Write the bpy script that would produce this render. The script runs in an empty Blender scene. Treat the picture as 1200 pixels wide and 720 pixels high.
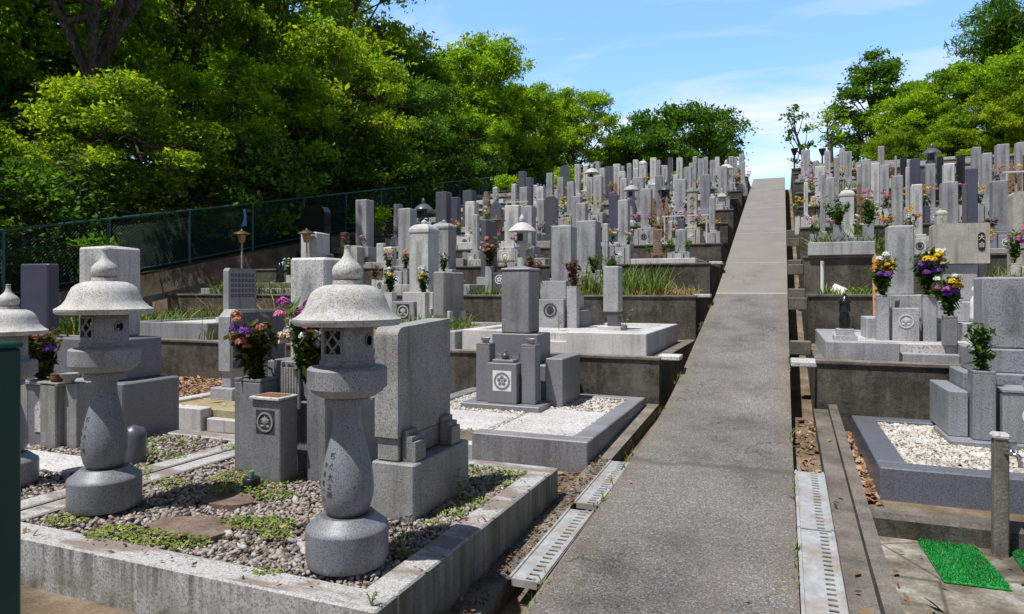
import bpy, math, random
import numpy as np
from mathutils import Vector, Matrix
R = math.radians
scene = bpy.context.scene
col = scene.collection
rnd = random.Random(7)

# ------------------------------------------------------------------ helpers
def link(o, parent=None):
    col.objects.link(o)
    if parent is not None:
        o.parent = parent
    return o

def tag(o, label=None, cat=None, group=None, kind=None):
    if label: o['label'] = label
    if cat: o['category'] = cat
    if group: o['group'] = group
    if kind: o['kind'] = kind
    return o

def empty(name, loc, label=None, cat=None, group=None, rz=0.0):
    o = bpy.data.objects.new(name, None)
    o.empty_display_size = 0.1
    o.location = loc
    o.rotation_euler = (0, 0, rz)
    link(o)
    return tag(o, label, cat, group)

class MB:
    """collects shapes and links them as one mesh object"""
    def __init__(self):
        self.v = []; self.f = []; self.sm = []
    def add(self, vs, fs, smooth=False):
        n = len(self.v)
        self.v += [tuple(p) for p in vs]
        self.f += [tuple(i + n for i in f) for f in fs]
        self.sm += [smooth] * len(fs)
        return self
    def box(self, x0, x1, y0, y1, z0, z1, b=0.0):
        if b <= 0:
            vs = [(x0,y0,z0),(x1,y0,z0),(x1,y1,z0),(x0,y1,z0),(x0,y0,z1),(x1,y0,z1),(x1,y1,z1),(x0,y1,z1)]
            fs = [(0,3,2,1),(4,5,6,7),(0,1,5,4),(1,2,6,5),(2,3,7,6),(3,0,4,7)]
            return self.add(vs, fs)
        b = min(b, (x1-x0)*.45, (y1-y0)*.45, (z1-z0)*.45)
        X = (x0, x1); Y = (y0, y1); Z = (z0, z1)
        vs = []; idx = {}
        for i in (0,1):
            for j in (0,1):
                for k in (0,1):
                    sx = b if i == 0 else -b; sy = b if j == 0 else -b; sz = b if k == 0 else -b
                    idx[i,j,k,0] = len(vs); vs.append((X[i], Y[j]+sy, Z[k]+sz))
                    idx[i,j,k,1] = len(vs); vs.append((X[i]+sx, Y[j], Z[k]+sz))
                    idx[i,j,k,2] = len(vs); vs.append((X[i]+sx, Y[j]+sy, Z[k]))
        c = ((x0+x1)/2, (y0+y1)/2, (z0+z1)/2)
        fs = []
        def face(ids):
            p = [Vector(vs[i]) for i in ids]
            n = (p[1]-p[0]).cross(p[2]-p[0])
            m = sum(p, Vector())/len(p) - Vector(c)
            fs.append(tuple(ids) if n.dot(m) > 0 else tuple(reversed(ids)))
        for i in (0,1):
            face([idx[i,0,0,0],idx[i,1,0,0],idx[i,1,1,0],idx[i,0,1,0]])
            face([idx[0,i,0,1],idx[1,i,0,1],idx[1,i,1,1],idx[0,i,1,1]])
            face([idx[0,0,i,2],idx[1,0,i,2],idx[1,1,i,2],idx[0,1,i,2]])
        for i in (0,1):
            for j in (0,1):
                face([idx[i,j,0,0],idx[i,j,0,1],idx[i,j,1,1],idx[i,j,1,0]])
                face([idx[i,0,j,0],idx[i,0,j,2],idx[i,1,j,2],idx[i,1,j,0]])
                face([idx[0,i,j,1],idx[0,i,j,2],idx[1,i,j,2],idx[1,i,j,1]])
        for i in (0,1):
            for j in (0,1):
                for k in (0,1):
                    face([idx[i,j,k,0],idx[i,j,k,1],idx[i,j,k,2]])
        return self.add(vs, fs)
    def prism(self, pts, axis, a, b):
        """2-D polygon extruded along an axis; pts counter-clockwise in (x,y) / (x,z) / (y,z)"""
        n = len(pts)
        def P(p, t):
            if axis == 'z': return (p[0], p[1], t)
            if axis == 'y': return (p[0], t, p[1])
            return (t, p[0], p[1])
        vs = [P(p, a) for p in pts] + [P(p, b) for p in pts]
        fs = []
        area = sum(pts[i][0]*pts[(i+1)%n][1]-pts[(i+1)%n][0]*pts[i][1] for i in range(n))
        flip = (area < 0) ^ (axis == 'y') ^ (b < a)
        def q(f): fs.append(tuple(reversed(f)) if flip else tuple(f))
        q(list(range(n-1, -1, -1))); q([n+i for i in range(n)])
        for i in range(n):
            j = (i+1) % n
            q([i, j, n+j, n+i])
        return self.add(vs, fs)
    def lathe(self, strips, seg=40, cx=0, cy=0, z0=0, smooth=True):
        for pr in strips:
            vs = []; fs = []
            for (r, z) in pr:
                for k in range(seg):
                    a = 2*math.pi*k/seg
                    vs.append((cx + r*math.cos(a), cy + r*math.sin(a), z0 + z))
            for i in range(len(pr)-1):
                for k in range(seg):
                    k2 = (k+1) % seg
                    fs.append((i*seg+k, i*seg+k2, (i+1)*seg+k2, (i+1)*seg+k))
            self.add(vs, fs, smooth)
        return self
    def disc(self, r, z, seg=40, cx=0, cy=0, up=True):
        vs = [(cx+r*math.cos(2*math.pi*k/seg), cy+r*math.sin(2*math.pi*k/seg), z) for k in range(seg)]
        f = tuple(range(seg))
        return self.add(vs, [f if up else tuple(reversed(f))])
    def tube(self, pts, rad, seg=8, cap=True):
        pts = [Vector(p) for p in pts]
        if not isinstance(rad, (list, tuple)): rad = [rad]*len(pts)
        vs = []; fs = []
        for i, p in enumerate(pts):
            d = (pts[min(i+1, len(pts)-1)] - pts[max(i-1, 0)]).normalized()
            a = d.cross(Vector((0.31, 0.95, 0.05)) if abs(d.y) < .9 else Vector((1, 0, 0))).normalized()
            b = d.cross(a)
            for k in range(seg):
                t = 2*math.pi*k/seg
                vs.append(p + (a*math.cos(t) + b*math.sin(t))*rad[i])
        for i in range(len(pts)-1):
            for k in range(seg):
                k2 = (k+1) % seg
                fs.append((i*seg+k, i*seg+k2, (i+1)*seg+k2, (i+1)*seg+k))
        self.add(vs, fs, True)
        if cap:
            n = (len(pts)-1)*seg
            self.add([vs[k] for k in range(seg)], [tuple(reversed(range(seg)))])
            self.add([vs[n+k] for k in range(seg)], [tuple(range(seg))])
        return self
    def ball(self, c, r, squash=(1,1,1), seg=12, rings=8):
        pr = []
        vs = [(c[0], c[1], c[2]-r*squash[2])]; fs = []
        for i in range(1, rings):
            t = math.pi*i/rings
            for k in range(seg):
                a = 2*math.pi*k/seg
                vs.append((c[0]+r*squash[0]*math.sin(t)*math.cos(a), c[1]+r*squash[1]*math.sin(t)*math.sin(a), c[2]-r*squash[2]*math.cos(t)))
        vs.append((c[0], c[1], c[2]+r*squash[2]))
        for k in range(seg):
            fs.append((0, 1+(k+1)%seg, 1+k))
            fs.append((len(vs)-1, 1+(rings-2)*seg+k, 1+(rings-2)*seg+(k+1)%seg))
        for i in range(rings-2):
            for k in range(seg):
                k2 = (k+1) % seg
                fs.append((1+i*seg+k, 1+i*seg+k2, 1+(i+1)*seg+k2, 1+(i+1)*seg+k))
        return self.add(vs, fs, True)
    def build(self, name, m, parent=None, loc=None):
        me = bpy.data.meshes.new(name)
        me.from_pydata(self.v, [], self.f)
        me.polygons.foreach_set('use_smooth', self.sm)
        me.materials.append(m)
        me.update()
        o = bpy.data.objects.new(name, me)
        if loc is not None: o.location = loc
        return link(o, parent)

def np_mesh(name, V, Fc, m, smooth=False):
    """fast mesh from numpy arrays; Fc is (n, k)"""
    me = bpy.data.meshes.new(name)
    n, k = Fc.shape
    me.vertices.add(len(V)); me.vertices.foreach_set('co', np.ascontiguousarray(V, dtype=np.float32).ravel())
    me.loops.add(n*k); me.loops.foreach_set('vertex_index', np.ascontiguousarray(Fc, dtype=np.int32).ravel())
    me.polygons.add(n)
    me.polygons.foreach_set('loop_start', np.arange(0, n*k, k, dtype=np.int32))
    me.polygons.foreach_set('use_smooth', np.full(n, smooth))
    me.materials.append(m)
    me.update(calc_edges=True); me.validate()
    return me

# ------------------------------------------------------------------ materials
class NT:
    def __init__(self, name):
        self.m = bpy.data.materials.new(name); self.m.use_nodes = True
        self.t = self.m.node_tree; self.t.nodes.clear()
        self.out = self.n('ShaderNodeOutputMaterial')
    def n(self, typ, **kw):
        nd = self.t.nodes.new(typ)
        for k, v in kw.items():
            if k.startswith('i_'):
                key = k[2:]
                key = int(key) if key.isdigit() else key.replace('_', ' ')
                self.set(nd.inputs[key], v)
            else: setattr(nd, k, v)
        return nd
    def set(self, sock, v):
        if isinstance(v, bpy.types.NodeSocket): self.t.links.new(v, sock)
        elif isinstance(v, (tuple, list)) and len(v) == 3 and sock.type == 'RGBA': sock.default_value = (*v, 1)
        else: sock.default_value = v
    def obj(self): return self.n('ShaderNodeTexCoord').outputs['Object']
    def pos(self): return self.n('ShaderNodeNewGeometry').outputs['Position']
    def scale(self, vec, s): return self.n('ShaderNodeMapping', i_Vector=vec, i_Scale=s).outputs[0]
    def noise(self, vec, scale, detail=3, rough=.55): return self.n('ShaderNodeTexNoise', i_Vector=vec, i_Scale=scale, i_Detail=detail, i_Roughness=rough).outputs['Fac']
    def vor(self, vec, scale, out='Color'): return self.n('ShaderNodeTexVoronoi', i_Vector=vec, i_Scale=scale).outputs[out]
    def ramp(self, fac, stops, interp='LINEAR'):
        r = self.n('ShaderNodeValToRGB', i_Fac=fac); e = r.color_ramp.elements
        r.color_ramp.interpolation = interp
        while len(e) < len(stops): e.new(.5)
        for el, (p, c) in zip(e, stops):
            el.position = p
            el.color = (c, c, c, 1) if isinstance(c, (int, float)) else (*c, 1)
        return r.outputs['Color']
    def mix(self, fac, a, b, mode='MIX'):
        x = self.n('ShaderNodeMix', data_type='RGBA', blend_type=mode)
        self.set(x.inputs['Factor'], fac); self.set(x.inputs['A'], a); self.set(x.inputs['B'], b)
        return x.outputs['Result']
    def math(self, op, a, b=0.0, clamp=False):
        x = self.n('ShaderNodeMath', operation=op, use_clamp=clamp); self.set(x.inputs[0], a); self.set(x.inputs[1], b)
        return x.outputs[0]
    def sep(self, v): return self.n('ShaderNodeSeparateXYZ', i_0=v).outputs
    def maprange(self, v, a, b, c=0.0, d=1.0):
        return self.n('ShaderNodeMapRange', i_Value=v, i_From_Min=a, i_From_Max=b, i_To_Min=c, i_To_Max=d).outputs[0]
    def bump(self, h, strength, dist): return self.n('ShaderNodeBump', i_Height=h, i_Strength=strength, i_Distance=dist).outputs[0]
    def done(self, color, rough=.7, normal=None, spec=.4, **kw):
        b = self.n('ShaderNodeBsdfPrincipled'); self.set(b.inputs['Base Color'], color); self.set(b.inputs['Roughness'], rough)
        b.inputs['Specular IOR Level'].default_value = spec
        if normal is not None: self.set(b.inputs['Normal'], normal)
        for k, v in kw.items(): self.set(b.inputs[k.replace('_', ' ')], v)
        self.t.links.new(b.outputs[0], self.out.inputs[0]); self.b = b
        return self.m

def granite(name, c, contrast=.35, rough=.6, speck=260, stain=.3, moss=0.0, spec=.4, vary=.14, streak=True, occl_grime=0.0):
    t = NT(name); v = t.obj(); P = t.pos()
    f = t.noise(v, speck*.62, 2, .75)
    d = tuple(x*(1-contrast) for x in c); l = tuple(min(.9, x*(1+contrast*.8)) for x in c)
    g = t.ramp(f, [(.34, d), (.47, c), (.55, c), (.66, l)])
    f2 = t.noise(v, speck*.5, 1, .5)
    g = t.mix(t.ramp(f2, [(.56, 0.0), (.64, .8)]), g, tuple(x*.38 for x in c))
    w = t.noise(P, 2.6, 5, .6)
    g = t.mix(1.0, g, t.ramp(w, [(.3, 1-stain), (.62, 1.0)]), 'MULTIPLY')
    if streak:
        s = t.noise(t.scale(P, (16, 16, 1.1)), 1.0, 3, .6)
        nz = t.math('ABSOLUTE', t.sep(t.n('ShaderNodeNewGeometry').outputs['Normal'])[2])
        k = t.math('MULTIPLY', t.ramp(s, [(.52, 0.0), (.72, stain*1.3)]), t.math('SUBTRACT', 1.0, nz), True)
        g = t.mix(k, g, (.075, .068, .058))
    if moss:
        mo = t.noise(P, 9, 5, .7)
        g = t.mix(t.ramp(mo, [(.46, 0.0), (.66, moss)]), g, (.10, .115, .045))
    if occl_grime:
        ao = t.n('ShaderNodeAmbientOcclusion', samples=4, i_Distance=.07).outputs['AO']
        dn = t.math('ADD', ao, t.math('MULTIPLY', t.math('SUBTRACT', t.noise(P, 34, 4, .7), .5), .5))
        g = t.mix(t.ramp(dn, [(.38, occl_grime), (.78, 0.0)]), g, (.06, .055, .038))  # dirt colour laid by ambient occlusion: crevice shade painted into the granite
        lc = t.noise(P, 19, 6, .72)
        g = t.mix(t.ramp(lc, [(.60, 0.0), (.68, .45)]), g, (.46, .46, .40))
    if vary:
        r = t.n('ShaderNodeObjectInfo').outputs['Random']
        g = t.mix(1.0, g, t.ramp(r, [(0, (1-vary, 1-vary, 1-vary*.8)), (1, (1+vary*.4, 1+vary*.4, 1+vary*.45))]), 'MULTIPLY')
    h = t.noise(v, 120, 4, .7)
    return t.done(g, rough, t.bump(h, .22, .004), spec)

def concrete(name, c, dark=.35, streak=.8, moss=.25, speck=90):
    t = NT(name); P = t.pos()
    f = t.noise(P, speck, 4, .7); g = t.ramp(f, [(.3, tuple(x*.62 for x in c)), (.5, c), (.7, tuple(x*1.35 for x in c))])
    w = t.noise(P, 3.2, 6, .65)
    g = t.mix(1.0, g, t.ramp(w, [(.32, dark), (.6, 1.0)]), 'MULTIPLY')
    nz = t.math('ABSOLUTE', t.sep(t.n('ShaderNodeNewGeometry').outputs['Normal'])[2])
    side = t.math('SUBTRACT', 1.0, nz)
    s = t.noise(t.scale(P, (3.4, 3.4, .6)), 1.0, 6, .75)
    bl = t.noise(P, 26, 8, .8)
    s = t.math('ADD', t.math('MULTIPLY', s, .55), t.math('MULTIPLY', bl, .45))
    g = t.mix(t.math('MULTIPLY', t.ramp(s, [(.36, 0.0), (.58, streak)]), side, True), g, (.026, .023, .019))
    pd = t.noise(t.scale(P, (1.1, 1.1, 2.5)), 1.3, 5, .7)
    g = t.mix(t.math('MULTIPLY', t.ramp(pd, [(.52, 0.0), (.66, .55)]), side, True), g, (.17, .145, .115))
    mo = t.noise(P, 6, 6, .75)
    g = t.mix(t.ramp(mo, [(.5, 0.0), (.7, moss)]), g, (.085, .075, .028))
    h = t.noise(P, 60, 6, .75)
    return t.done(g, .92, t.bump(h, .5, .012), .2)

def plain(name, c, rough=.6, var=.15, scale=30, metallic=0.0, spec=.4, bump=.1):
    t = NT(name); v = t.obj(); f = t.noise(v, scale, 4, .6)
    g = t.ramp(f, [(.3, tuple(x*(1-var) for x in c)), (.7, tuple(min(1, x*(1+var)) for x in c))])
    return t.done(g, rough, t.bump(f, bump, .003), spec, Metallic=metallic)

def leafmat(name, dark, mid, light, trans=.35, island=True):
    t = NT(name); P = t.pos()
    cl = t.noise(P, 1.1, 3, .6)
    r = t.n('ShaderNodeNewGeometry').outputs['Random Per Island']
    k = t.math('ADD', t.math('MULTIPLY', cl, .9), t.math('MULTIPLY', r, .45))
    g = t.ramp(k, [(.36, dark), (.64, mid), (.92, light)])
    ob = t.n('ShaderNodeObjectInfo').outputs['Random']
    g = t.mix(1.0, g, t.ramp(ob, [(0, (.82, .88, .9)), (1, (1.15, 1.08, .95))]), 'MULTIPLY')
    b = t.n('ShaderNodeBsdfPrincipled'); t.set(b.inputs['Base Color'], g); b.inputs['Roughness'].default_value = .55
    b.inputs['Specular IOR Level'].default_value = .3
    tr = t.n('ShaderNodeBsdfTranslucent'); t.set(tr.inputs[0], t.mix(1.0, g, (2.0, 2.0, .5), 'MULTIPLY'))
    mx = t.n('ShaderNodeMixShader', i_0=trans); t.t.links.new(b.outputs[0], mx.inputs[1]); t.t.links.new(tr.outputs[0], mx.inputs[2])
    t.t.links.new(mx.outputs[0], t.out.inputs[0])
    return t.m

def islandmat(name, stops, rough=.8, trans=0.0):
    t = NT(name)
    r = t.n('ShaderNodeNewGeometry').outputs['Random Per Island']
    g = t.ramp(r, stops)
    f = t.noise(t.obj(), 220, 2, .6)
    g = t.mix(1.0, g, t.ramp(f, [(.3, .8), (.7, 1.1)]), 'MULTIPLY')
    g = t.mix(1.0, g, t.ramp(t.noise(t.pos(), 7, 4, .65), [(.32, (.66,.62,.58)), (.6, (1.04,1.04,1.04))]), 'MULTIPLY')
    return t.done(g, rough, None, .3)

M = {}
M['pale'] = granite('pale_granite', (.70, .695, .68), .28, .6, 240, .26)
M['grey'] = granite('grey_granite', (.48, .48, .49), .34, .6, 240, .3)
M['bluegrey'] = granite('bluegrey_granite', (.33, .34, .365), .3, .5, 240, .25)
M['lilac'] = granite('lilac_granite', (.46, .46, .485), .28, .55, 240, .25)
M['violet'] = granite('violet_granite', (.105, .105, .165), .3, .35, 240, .2, spec=.5)
M['dark'] = granite('dark_granite', (.12, .125, .145), .4, .32, 240, .2, spec=.5)
M['black'] = granite('black_granite', (.018, .019, .021), .3, .12, 240, .1, spec=.6, streak=False)
M['cream'] = granite('cream_granite', (.64, .61, .53), .25, .7, 240, .35, .12)
M['brown'] = granite('brown_rough_stone', (.27, .20, .145), .5, .9, 60, .5)
M['lantern'] = granite('lantern_granite', (.37, .375, .39), .42, .66, 330, .3, .14, occl_grime=.7)
M['lantern_roof'] = granite('lantern_roof_granite', (.68, .67, .64), .34, .75, 330, .22, .38, streak=False, occl_grime=.5)
M['altar'] = granite('speckled_altar_granite', (.29, .29, .305), .5, .5, 330, .34, occl_grime=.6)
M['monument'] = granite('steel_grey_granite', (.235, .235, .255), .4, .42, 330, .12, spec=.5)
M['slab'] = granite('speckled_slab_granite', (.40, .40, .385), .5, .65, 300, .4, .15, occl_grime=.65)
M['lantern_dark'] = granite('dark_lantern_granite', (.285, .295, .325), .42, .45, 330, .26, .0, occl_grime=.7, spec=.5)
M['kerb'] = granite('kerb_granite', (.54, .535, .53), .32, .7, 200, .5, .25)
M['kerb_blue'] = granite('blue_kerb_granite', (.17, .18, .212), .3, .35, 260, .15, spec=.5)
M['white_stone'] = plain('white_stone', (.75, .75, .74), .6, .08)
M['tile'] = granite('pale_paving_stone', (.66, .645, .62), .2, .7, 120, .25, .1)
M['concrete'] = concrete('weathered_concrete', (.21, .19, .165), .4, .9, .35)
M['concrete_light'] = concrete('light_concrete', (.27, .245, .21), .45, .55, .35)
M['fence_wall'] = concrete('stained_fence_wall', (.05, .046, .042), .4, .8, .3)
M['wood'] = plain('weathered_wood', (.25, .15, .09), .8, .4, 14)
M['wood_orange'] = plain('fresh_wood', (.62, .36, .14), .7, .2, 10)
M['ink'] = plain('black_ink', (.02, .02, .02), .8, .1)
M['engrave'] = plain('engraved_shadow', (.045, .045, .05), .9, .2)
M['white_paint'] = plain('white_paint', (.78, .77, .76), .5, .05)
M['green_paint'] = plain('dark_green_paint', (.008, .055, .045), .35, .12, 8)
M['fence_green'] = plain('green_coated_wire', (.018, .075, .065), .5, .2, 6)
M['rail_green'] = plain('blue_green_rail', (.03, .10, .095), .45, .2, 6)
t = NT('dull_galvanised_steel'); P = t.pos()
g = t.ramp(t.noise(P, 22, 4, .65), [(.3, (.34,.345,.345)), (.7, (.52,.52,.51))])
g = t.mix(t.ramp(t.noise(P, 4.5, 6, .7), [(.46, 0.0), (.66, .75)]), g, (.30, .22, .14))
M['steel'] = t.done(g, .5, t.bump(t.noise(P, 60, 3, .6), .08, .003), .5, Metallic=.15)
M['chrome'] = plain('chrome', (.62, .62, .64), .18, .05, 20, 1.0)
M['rust'] = plain('rusty_metal', (.20, .085, .04), .8, .4, 30)
M['bronze'] = plain('bronze_lamp', (.10, .075, .05), .5, .3, 20, .5)
M['amber'] = plain('amber_glass', (.35, .2, .08), .3, .2)
M['black_plastic'] = plain('black_plastic', (.012, .012, .014), .4, .2)
M['teal'] = plain('teal_plastic', (.10, .30, .24), .5, .1)
M['blue_cloth'] = plain('blue_cloth', (.13, .30, .72), .8, .2)
M['mat'] = islandmat('green_turf_fibre', [(0, (.008, .17, .03)), (.6, (.02, .34, .06)), (1, (.05, .45, .11))], .6)
M['bark'] = NT('tree_bark')
_t = M['bark']; _v = _t.scale(_t.pos(), (7, 7, 1.6)); _f = _t.noise(_v, 2.2, 6, .7)
M['bark'] = _t.done(_t.ramp(_f, [(.3, (.02, .016, .013)), (.55, (.10, .087, .077)), (.75, (.26, .235, .215))]), .95, _t.bump(_f, .8, .03), .15)
M['leaf_olive'] = leafmat('olive_leaves', (.03, .07, .006), (.16, .245, .016), (.36, .46, .035), .55)
M['leaf_bright'] = leafmat('bright_leaves', (.04, .095, .007), (.18, .315, .016), (.37, .51, .032), .55)
M['leaf_deep'] = leafmat('deep_green_leaves', (.012, .04, .006), (.065, .16, .016), (.18, .31, .026), .42)
M['leaf_yellow'] = leafmat('yellow_green_leaves', (.07, .14, .006), (.18, .30, .012), (.32, .46, .03), .55)
M['leaf_under'] = leafmat('undergrowth_leaves', (.006, .020, .003), (.035, .085, .010), (.12, .20, .02), .3)
M['leaf_orange'] = leafmat('russet_leaves', (.12, .055, .01), (.24, .12, .02), (.35, .22, .03), .35)
M['bouquet_leaf'] = leafmat('bouquet_leaves', (.015, .045, .008), (.04, .10, .015), (.10, .19, .03), .3)
M['bouquet_dull'] = leafmat('wilting_leaves', (.03, .035, .012), (.06, .075, .02), (.12, .11, .03), .25)
M['dry_leaf'] = islandmat('dry_brown_leaves', [(0, (.07, .03, .018)), (.5, (.16, .075, .045)), (1, (.30, .17, .10))])
M['grass'] = islandmat('fresh_grass', [(0, (.06, .13, .015)), (.5, (.14, .25, .03)), (.85, (.26, .34, .05)), (1, (.42, .38, .14))])
M['drygrass'] = islandmat('dry_grass', [(0, (.22, .15, .06)), (.6, (.42, .32, .15)), (.9, (.36, .36, .10)), (1, (.2, .28, .05))])
M['weed'] = islandmat('weed_leaves', [(0, (.08, .15, .02)), (.5, (.17, .27, .03)), (.8, (.30, .35, .05)), (1, (.40, .34, .12))])
M['litter'] = islandmat('fallen_leaves', [(0, (.17, .08, .035)), (.4, (.34, .18, .09)), (.75, (.46, .29, .19)), (1, (.6, .46, .34))])
M['litter_dark'] = islandmat('rotting_leaves', [(0, (.06, .035, .02)), (.5, (.17, .085, .04)), (.85, (.27, .17, .09)), (1, (.42, .32, .22))])
M['pebble'] = islandmat('mixed_pebbles', [(0, (.08, .07, .066)), (.2, (.21, .18, .16)), (.42, (.36, .295, .245)), (.65, (.43, .375, .33)), (.85, (.55, .515, .49)), (1, (.25, .26, .30))], .7)
M['pebble_white'] = islandmat('white_pebbles', [(0, (.30, .26, .21)), (.12, (.52, .47, .40)), (.5, (.66, .63, .58)), (.8, (.74, .72, .68)), (1, (.60, .60, .60))], .7)
for k_, c_ in dict(yellow=(.80, .52, .02), white=(.80, .80, .74), pink=(.66, .20, .36), purple=(.22, .07, .42), red=(.55, .03, .05), orange=(.72, .20, .02), cream=(.72, .62, .44), salmon=(.55, .24, .16), magenta=(.48, .10, .42)).items():
    t = NT(k_ + '_petals'); r = t.n('ShaderNodeNewGeometry').outputs['Random Per Island']
    M['f_' + k_] = t.done(t.ramp(r, [(0, tuple(x*.6 for x in c_)), (1, tuple(min(.9, x*1.15) for x in c_))]), .7, None, .2)

# old kerb: drips from the rim, moss low down, soil lying on the top
t = NT('stained_kerb_granite'); P = t.pos(); v = t.obj()
f = t.noise(v, 125, 2, .75); g = t.ramp(f, [(.34, (.32,.32,.315)), (.47, (.45,.447,.44)), (.55, (.47,.467,.455)), (.66, (.60,.595,.58))])
f = t.noise(v, 100, 1, .5); g = t.mix(t.ramp(f, [(.56, 0.0), (.64, .75)]), g, (.20,.20,.195))
Nn = t.sep(t.n('ShaderNodeNewGeometry').outputs['Normal']); side = t.math('SUBTRACT', 1.0, t.math('ABSOLUTE', Nn[2]), True)
pz = t.sep(P)[2]
drip = t.noise(t.scale(P, (22, 22, 1.2)), 1.0, 4, .65)
big = t.noise(P, 1.7, 4, .6)
hi = t.maprange(pz, .24, .43, .25, 1.0)
k = t.math('MULTIPLY', t.math('MULTIPLY', t.ramp(drip, [(.42, 0.0), (.62, .85)]), hi), t.ramp(big, [(.40, .15), (.6, 1.0)]))
g = t.mix(t.math('MULTIPLY', k, side, True), g, (.085, .065, .05))
low = t.math('MULTIPLY', t.maprange(pz, .36, .22), t.ramp(t.noise(P, 7, 5, .7), [(.38, 0.0), (.62, .9)]))
g = t.mix(t.math('MULTIPLY', low, side, True), g, (.11, .105, .055))
xf = t.maprange(Nn[0], .6, .9)
g = t.mix(t.math('MULTIPLY', xf, t.ramp(t.noise(t.scale(P, (8, 8, .6)), 1.0, 5, .7), [(.3, .35), (.6, .9)])), g, (.085, .078, .05))  # faces turned towards +X made darker, in uneven streaks
topk = t.math('MULTIPLY', t.maprange(Nn[2], .7, .95), t.ramp(t.noise(t.scale(P, (1.2, 3.5, 1)), 1.5, 6, .68), [(.47, 0.0), (.56, .8)]))
g = t.mix(topk, g, (.20, .15, .12))
M['kerb_old'] = t.done(g, .75, t.bump(t.noise(v, 110, 4, .7), .25, .004), .3)
# shaft granite with the soft darker band where the carved names run down the face
def soil(name, a, b, c, scale=2.2):
    t = NT(name); P = t.pos()
    f = t.noise(P, scale, 7, .68); g = t.ramp(f, [(.3, a), (.52, b), (.72, c)])
    f2 = t.noise(P, 85, 4, .75); g = t.mix(1.0, g, t.ramp(f2, [(.28, .55), (.5, 1.0), (.75, 1.35)]), 'MULTIPLY')
    return t.done(g, .95, t.bump(t.noise(P, 45, 6, .75), .6, .02), .15)
M['ground'] = soil('packed_earth', (.095, .07, .045), (.20, .155, .105), (.33, .28, .22))
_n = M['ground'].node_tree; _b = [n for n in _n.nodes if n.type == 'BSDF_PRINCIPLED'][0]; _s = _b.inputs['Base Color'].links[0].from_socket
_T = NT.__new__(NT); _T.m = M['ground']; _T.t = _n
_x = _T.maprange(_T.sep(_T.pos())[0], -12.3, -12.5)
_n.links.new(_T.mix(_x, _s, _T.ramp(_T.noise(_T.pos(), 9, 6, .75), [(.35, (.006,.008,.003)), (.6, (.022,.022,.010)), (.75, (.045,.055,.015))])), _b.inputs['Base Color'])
t = NT('blotched_court_concrete'); P = t.pos()
g = t.ramp(t.noise(P, 3.4, 7, .7), [(.34, (.08,.065,.047)), (.46, (.17,.145,.11)), (.56, (.26,.235,.195)), (.68, (.46,.445,.41))])
g = t.mix(1.0, g, t.ramp(t.noise(P, 70, 4, .75), [(.3, .62), (.5, 1.0), (.7, 1.25)]), 'MULTIPLY')
ed = t.n('ShaderNodeTexVoronoi', feature='DISTANCE_TO_EDGE', i_Vector=P, i_Scale=1.6).outputs['Distance']
g = t.mix(t.maprange(ed, .02, .004, 0.0, .7), g, (.06, .05, .038))
M['court'] = t.done(g, .9, t.bump(t.noise(P, 50, 6, .75), .5, .01), .2)
M['terrace'] = soil('dry_terrace_soil', (.13, .105, .06), (.27, .225, .155), (.40, .355, .28))
M['sand'] = soil('yellow_sand', (.27, .22, .12), (.38, .32, .19), (.48, .42, .29))
M['flag'] = soil('brown_flagstone', (.12, .085, .065), (.22, .165, .135), (.30, .24, .20), 7)
t = NT('old_asphalt'); P = t.pos()
f = t.noise(P, 105, 3, .85); g = t.ramp(f, [(.32, (.075, .070, .066)), (.46, (.17, .16, .152)), (.56, (.225, .213, .203)), (.67, (.50, .485, .465))])
f = t.vor(P, 95); g = t.mix(.35, g, t.mix(1.0, g, t.ramp(f, [(.1, .35), (.5, 1.0), (.9, 1.8)]), 'MULTIPLY'))
g = t.mix(1.0, g, t.ramp(t.noise(P, 1.5, 6, .65), [(.30, .58), (.48, .98), (.7, 1.28)]), 'MULTIPLY')
g = t.mix(t.ramp(t.noise(t.scale(P, (2.2, .5, 1)), 1.6, 5, .7), [(.54, 0.0), (.72, .35)]), g, (.21, .175, .14))
yy = t.sep(P)[1]; xx = t.sep(P)[0]
edge = t.math('MAXIMUM', t.maprange(xx, -.80, -1.03), t.maprange(xx, -.13, .067))
g = t.mix(t.math('MULTIPLY', edge, t.ramp(t.noise(P, 14, 5, .75), [(.4, 0.0), (.65, .8)])), g, (.23, .185, .13))
g = t.mix(1.0, g, (.95, .945, .94), 'MULTIPLY')
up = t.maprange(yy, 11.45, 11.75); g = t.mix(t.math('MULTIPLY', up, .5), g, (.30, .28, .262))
jn = t.math('ABSOLUTE', t.math('ADD', t.math('SUBTRACT', yy, 4.92), t.math('MULTIPLY', t.math('SUBTRACT', t.noise(P, 3, 4, .6), .5), .22)))
g = t.mix(t.maprange(jn, .07, .0, 0.0, .55), g, (.085, .075, .062))
ck = t.n('ShaderNodeTexVoronoi', feature='DISTANCE_TO_EDGE', i_Vector=t.n('ShaderNodeVectorMath', operation='ADD', i_0=P, i_1=t.n('ShaderNodeTexNoise', i_Vector=P, i_Scale=4.0, i_Detail=5.0).outputs['Color']).outputs[0], i_Scale=.75).outputs['Distance']
g = t.mix(t.math('MULTIPLY', t.maprange(ck, .007, .0), t.ramp(t.noise(P, .9, 2), [(.5, 0.0), (.6, .8)])), g, (.04, .036, .032))
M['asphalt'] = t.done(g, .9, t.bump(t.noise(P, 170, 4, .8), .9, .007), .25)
t = NT('path_joint'); P = t.pos()
M['joint'] = t.done(t.ramp(t.noise(P, 30, 4, .7), [(.3, (.26, .245, .22)), (.7, (.46, .43, .40))]), .9, None, .2)

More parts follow.
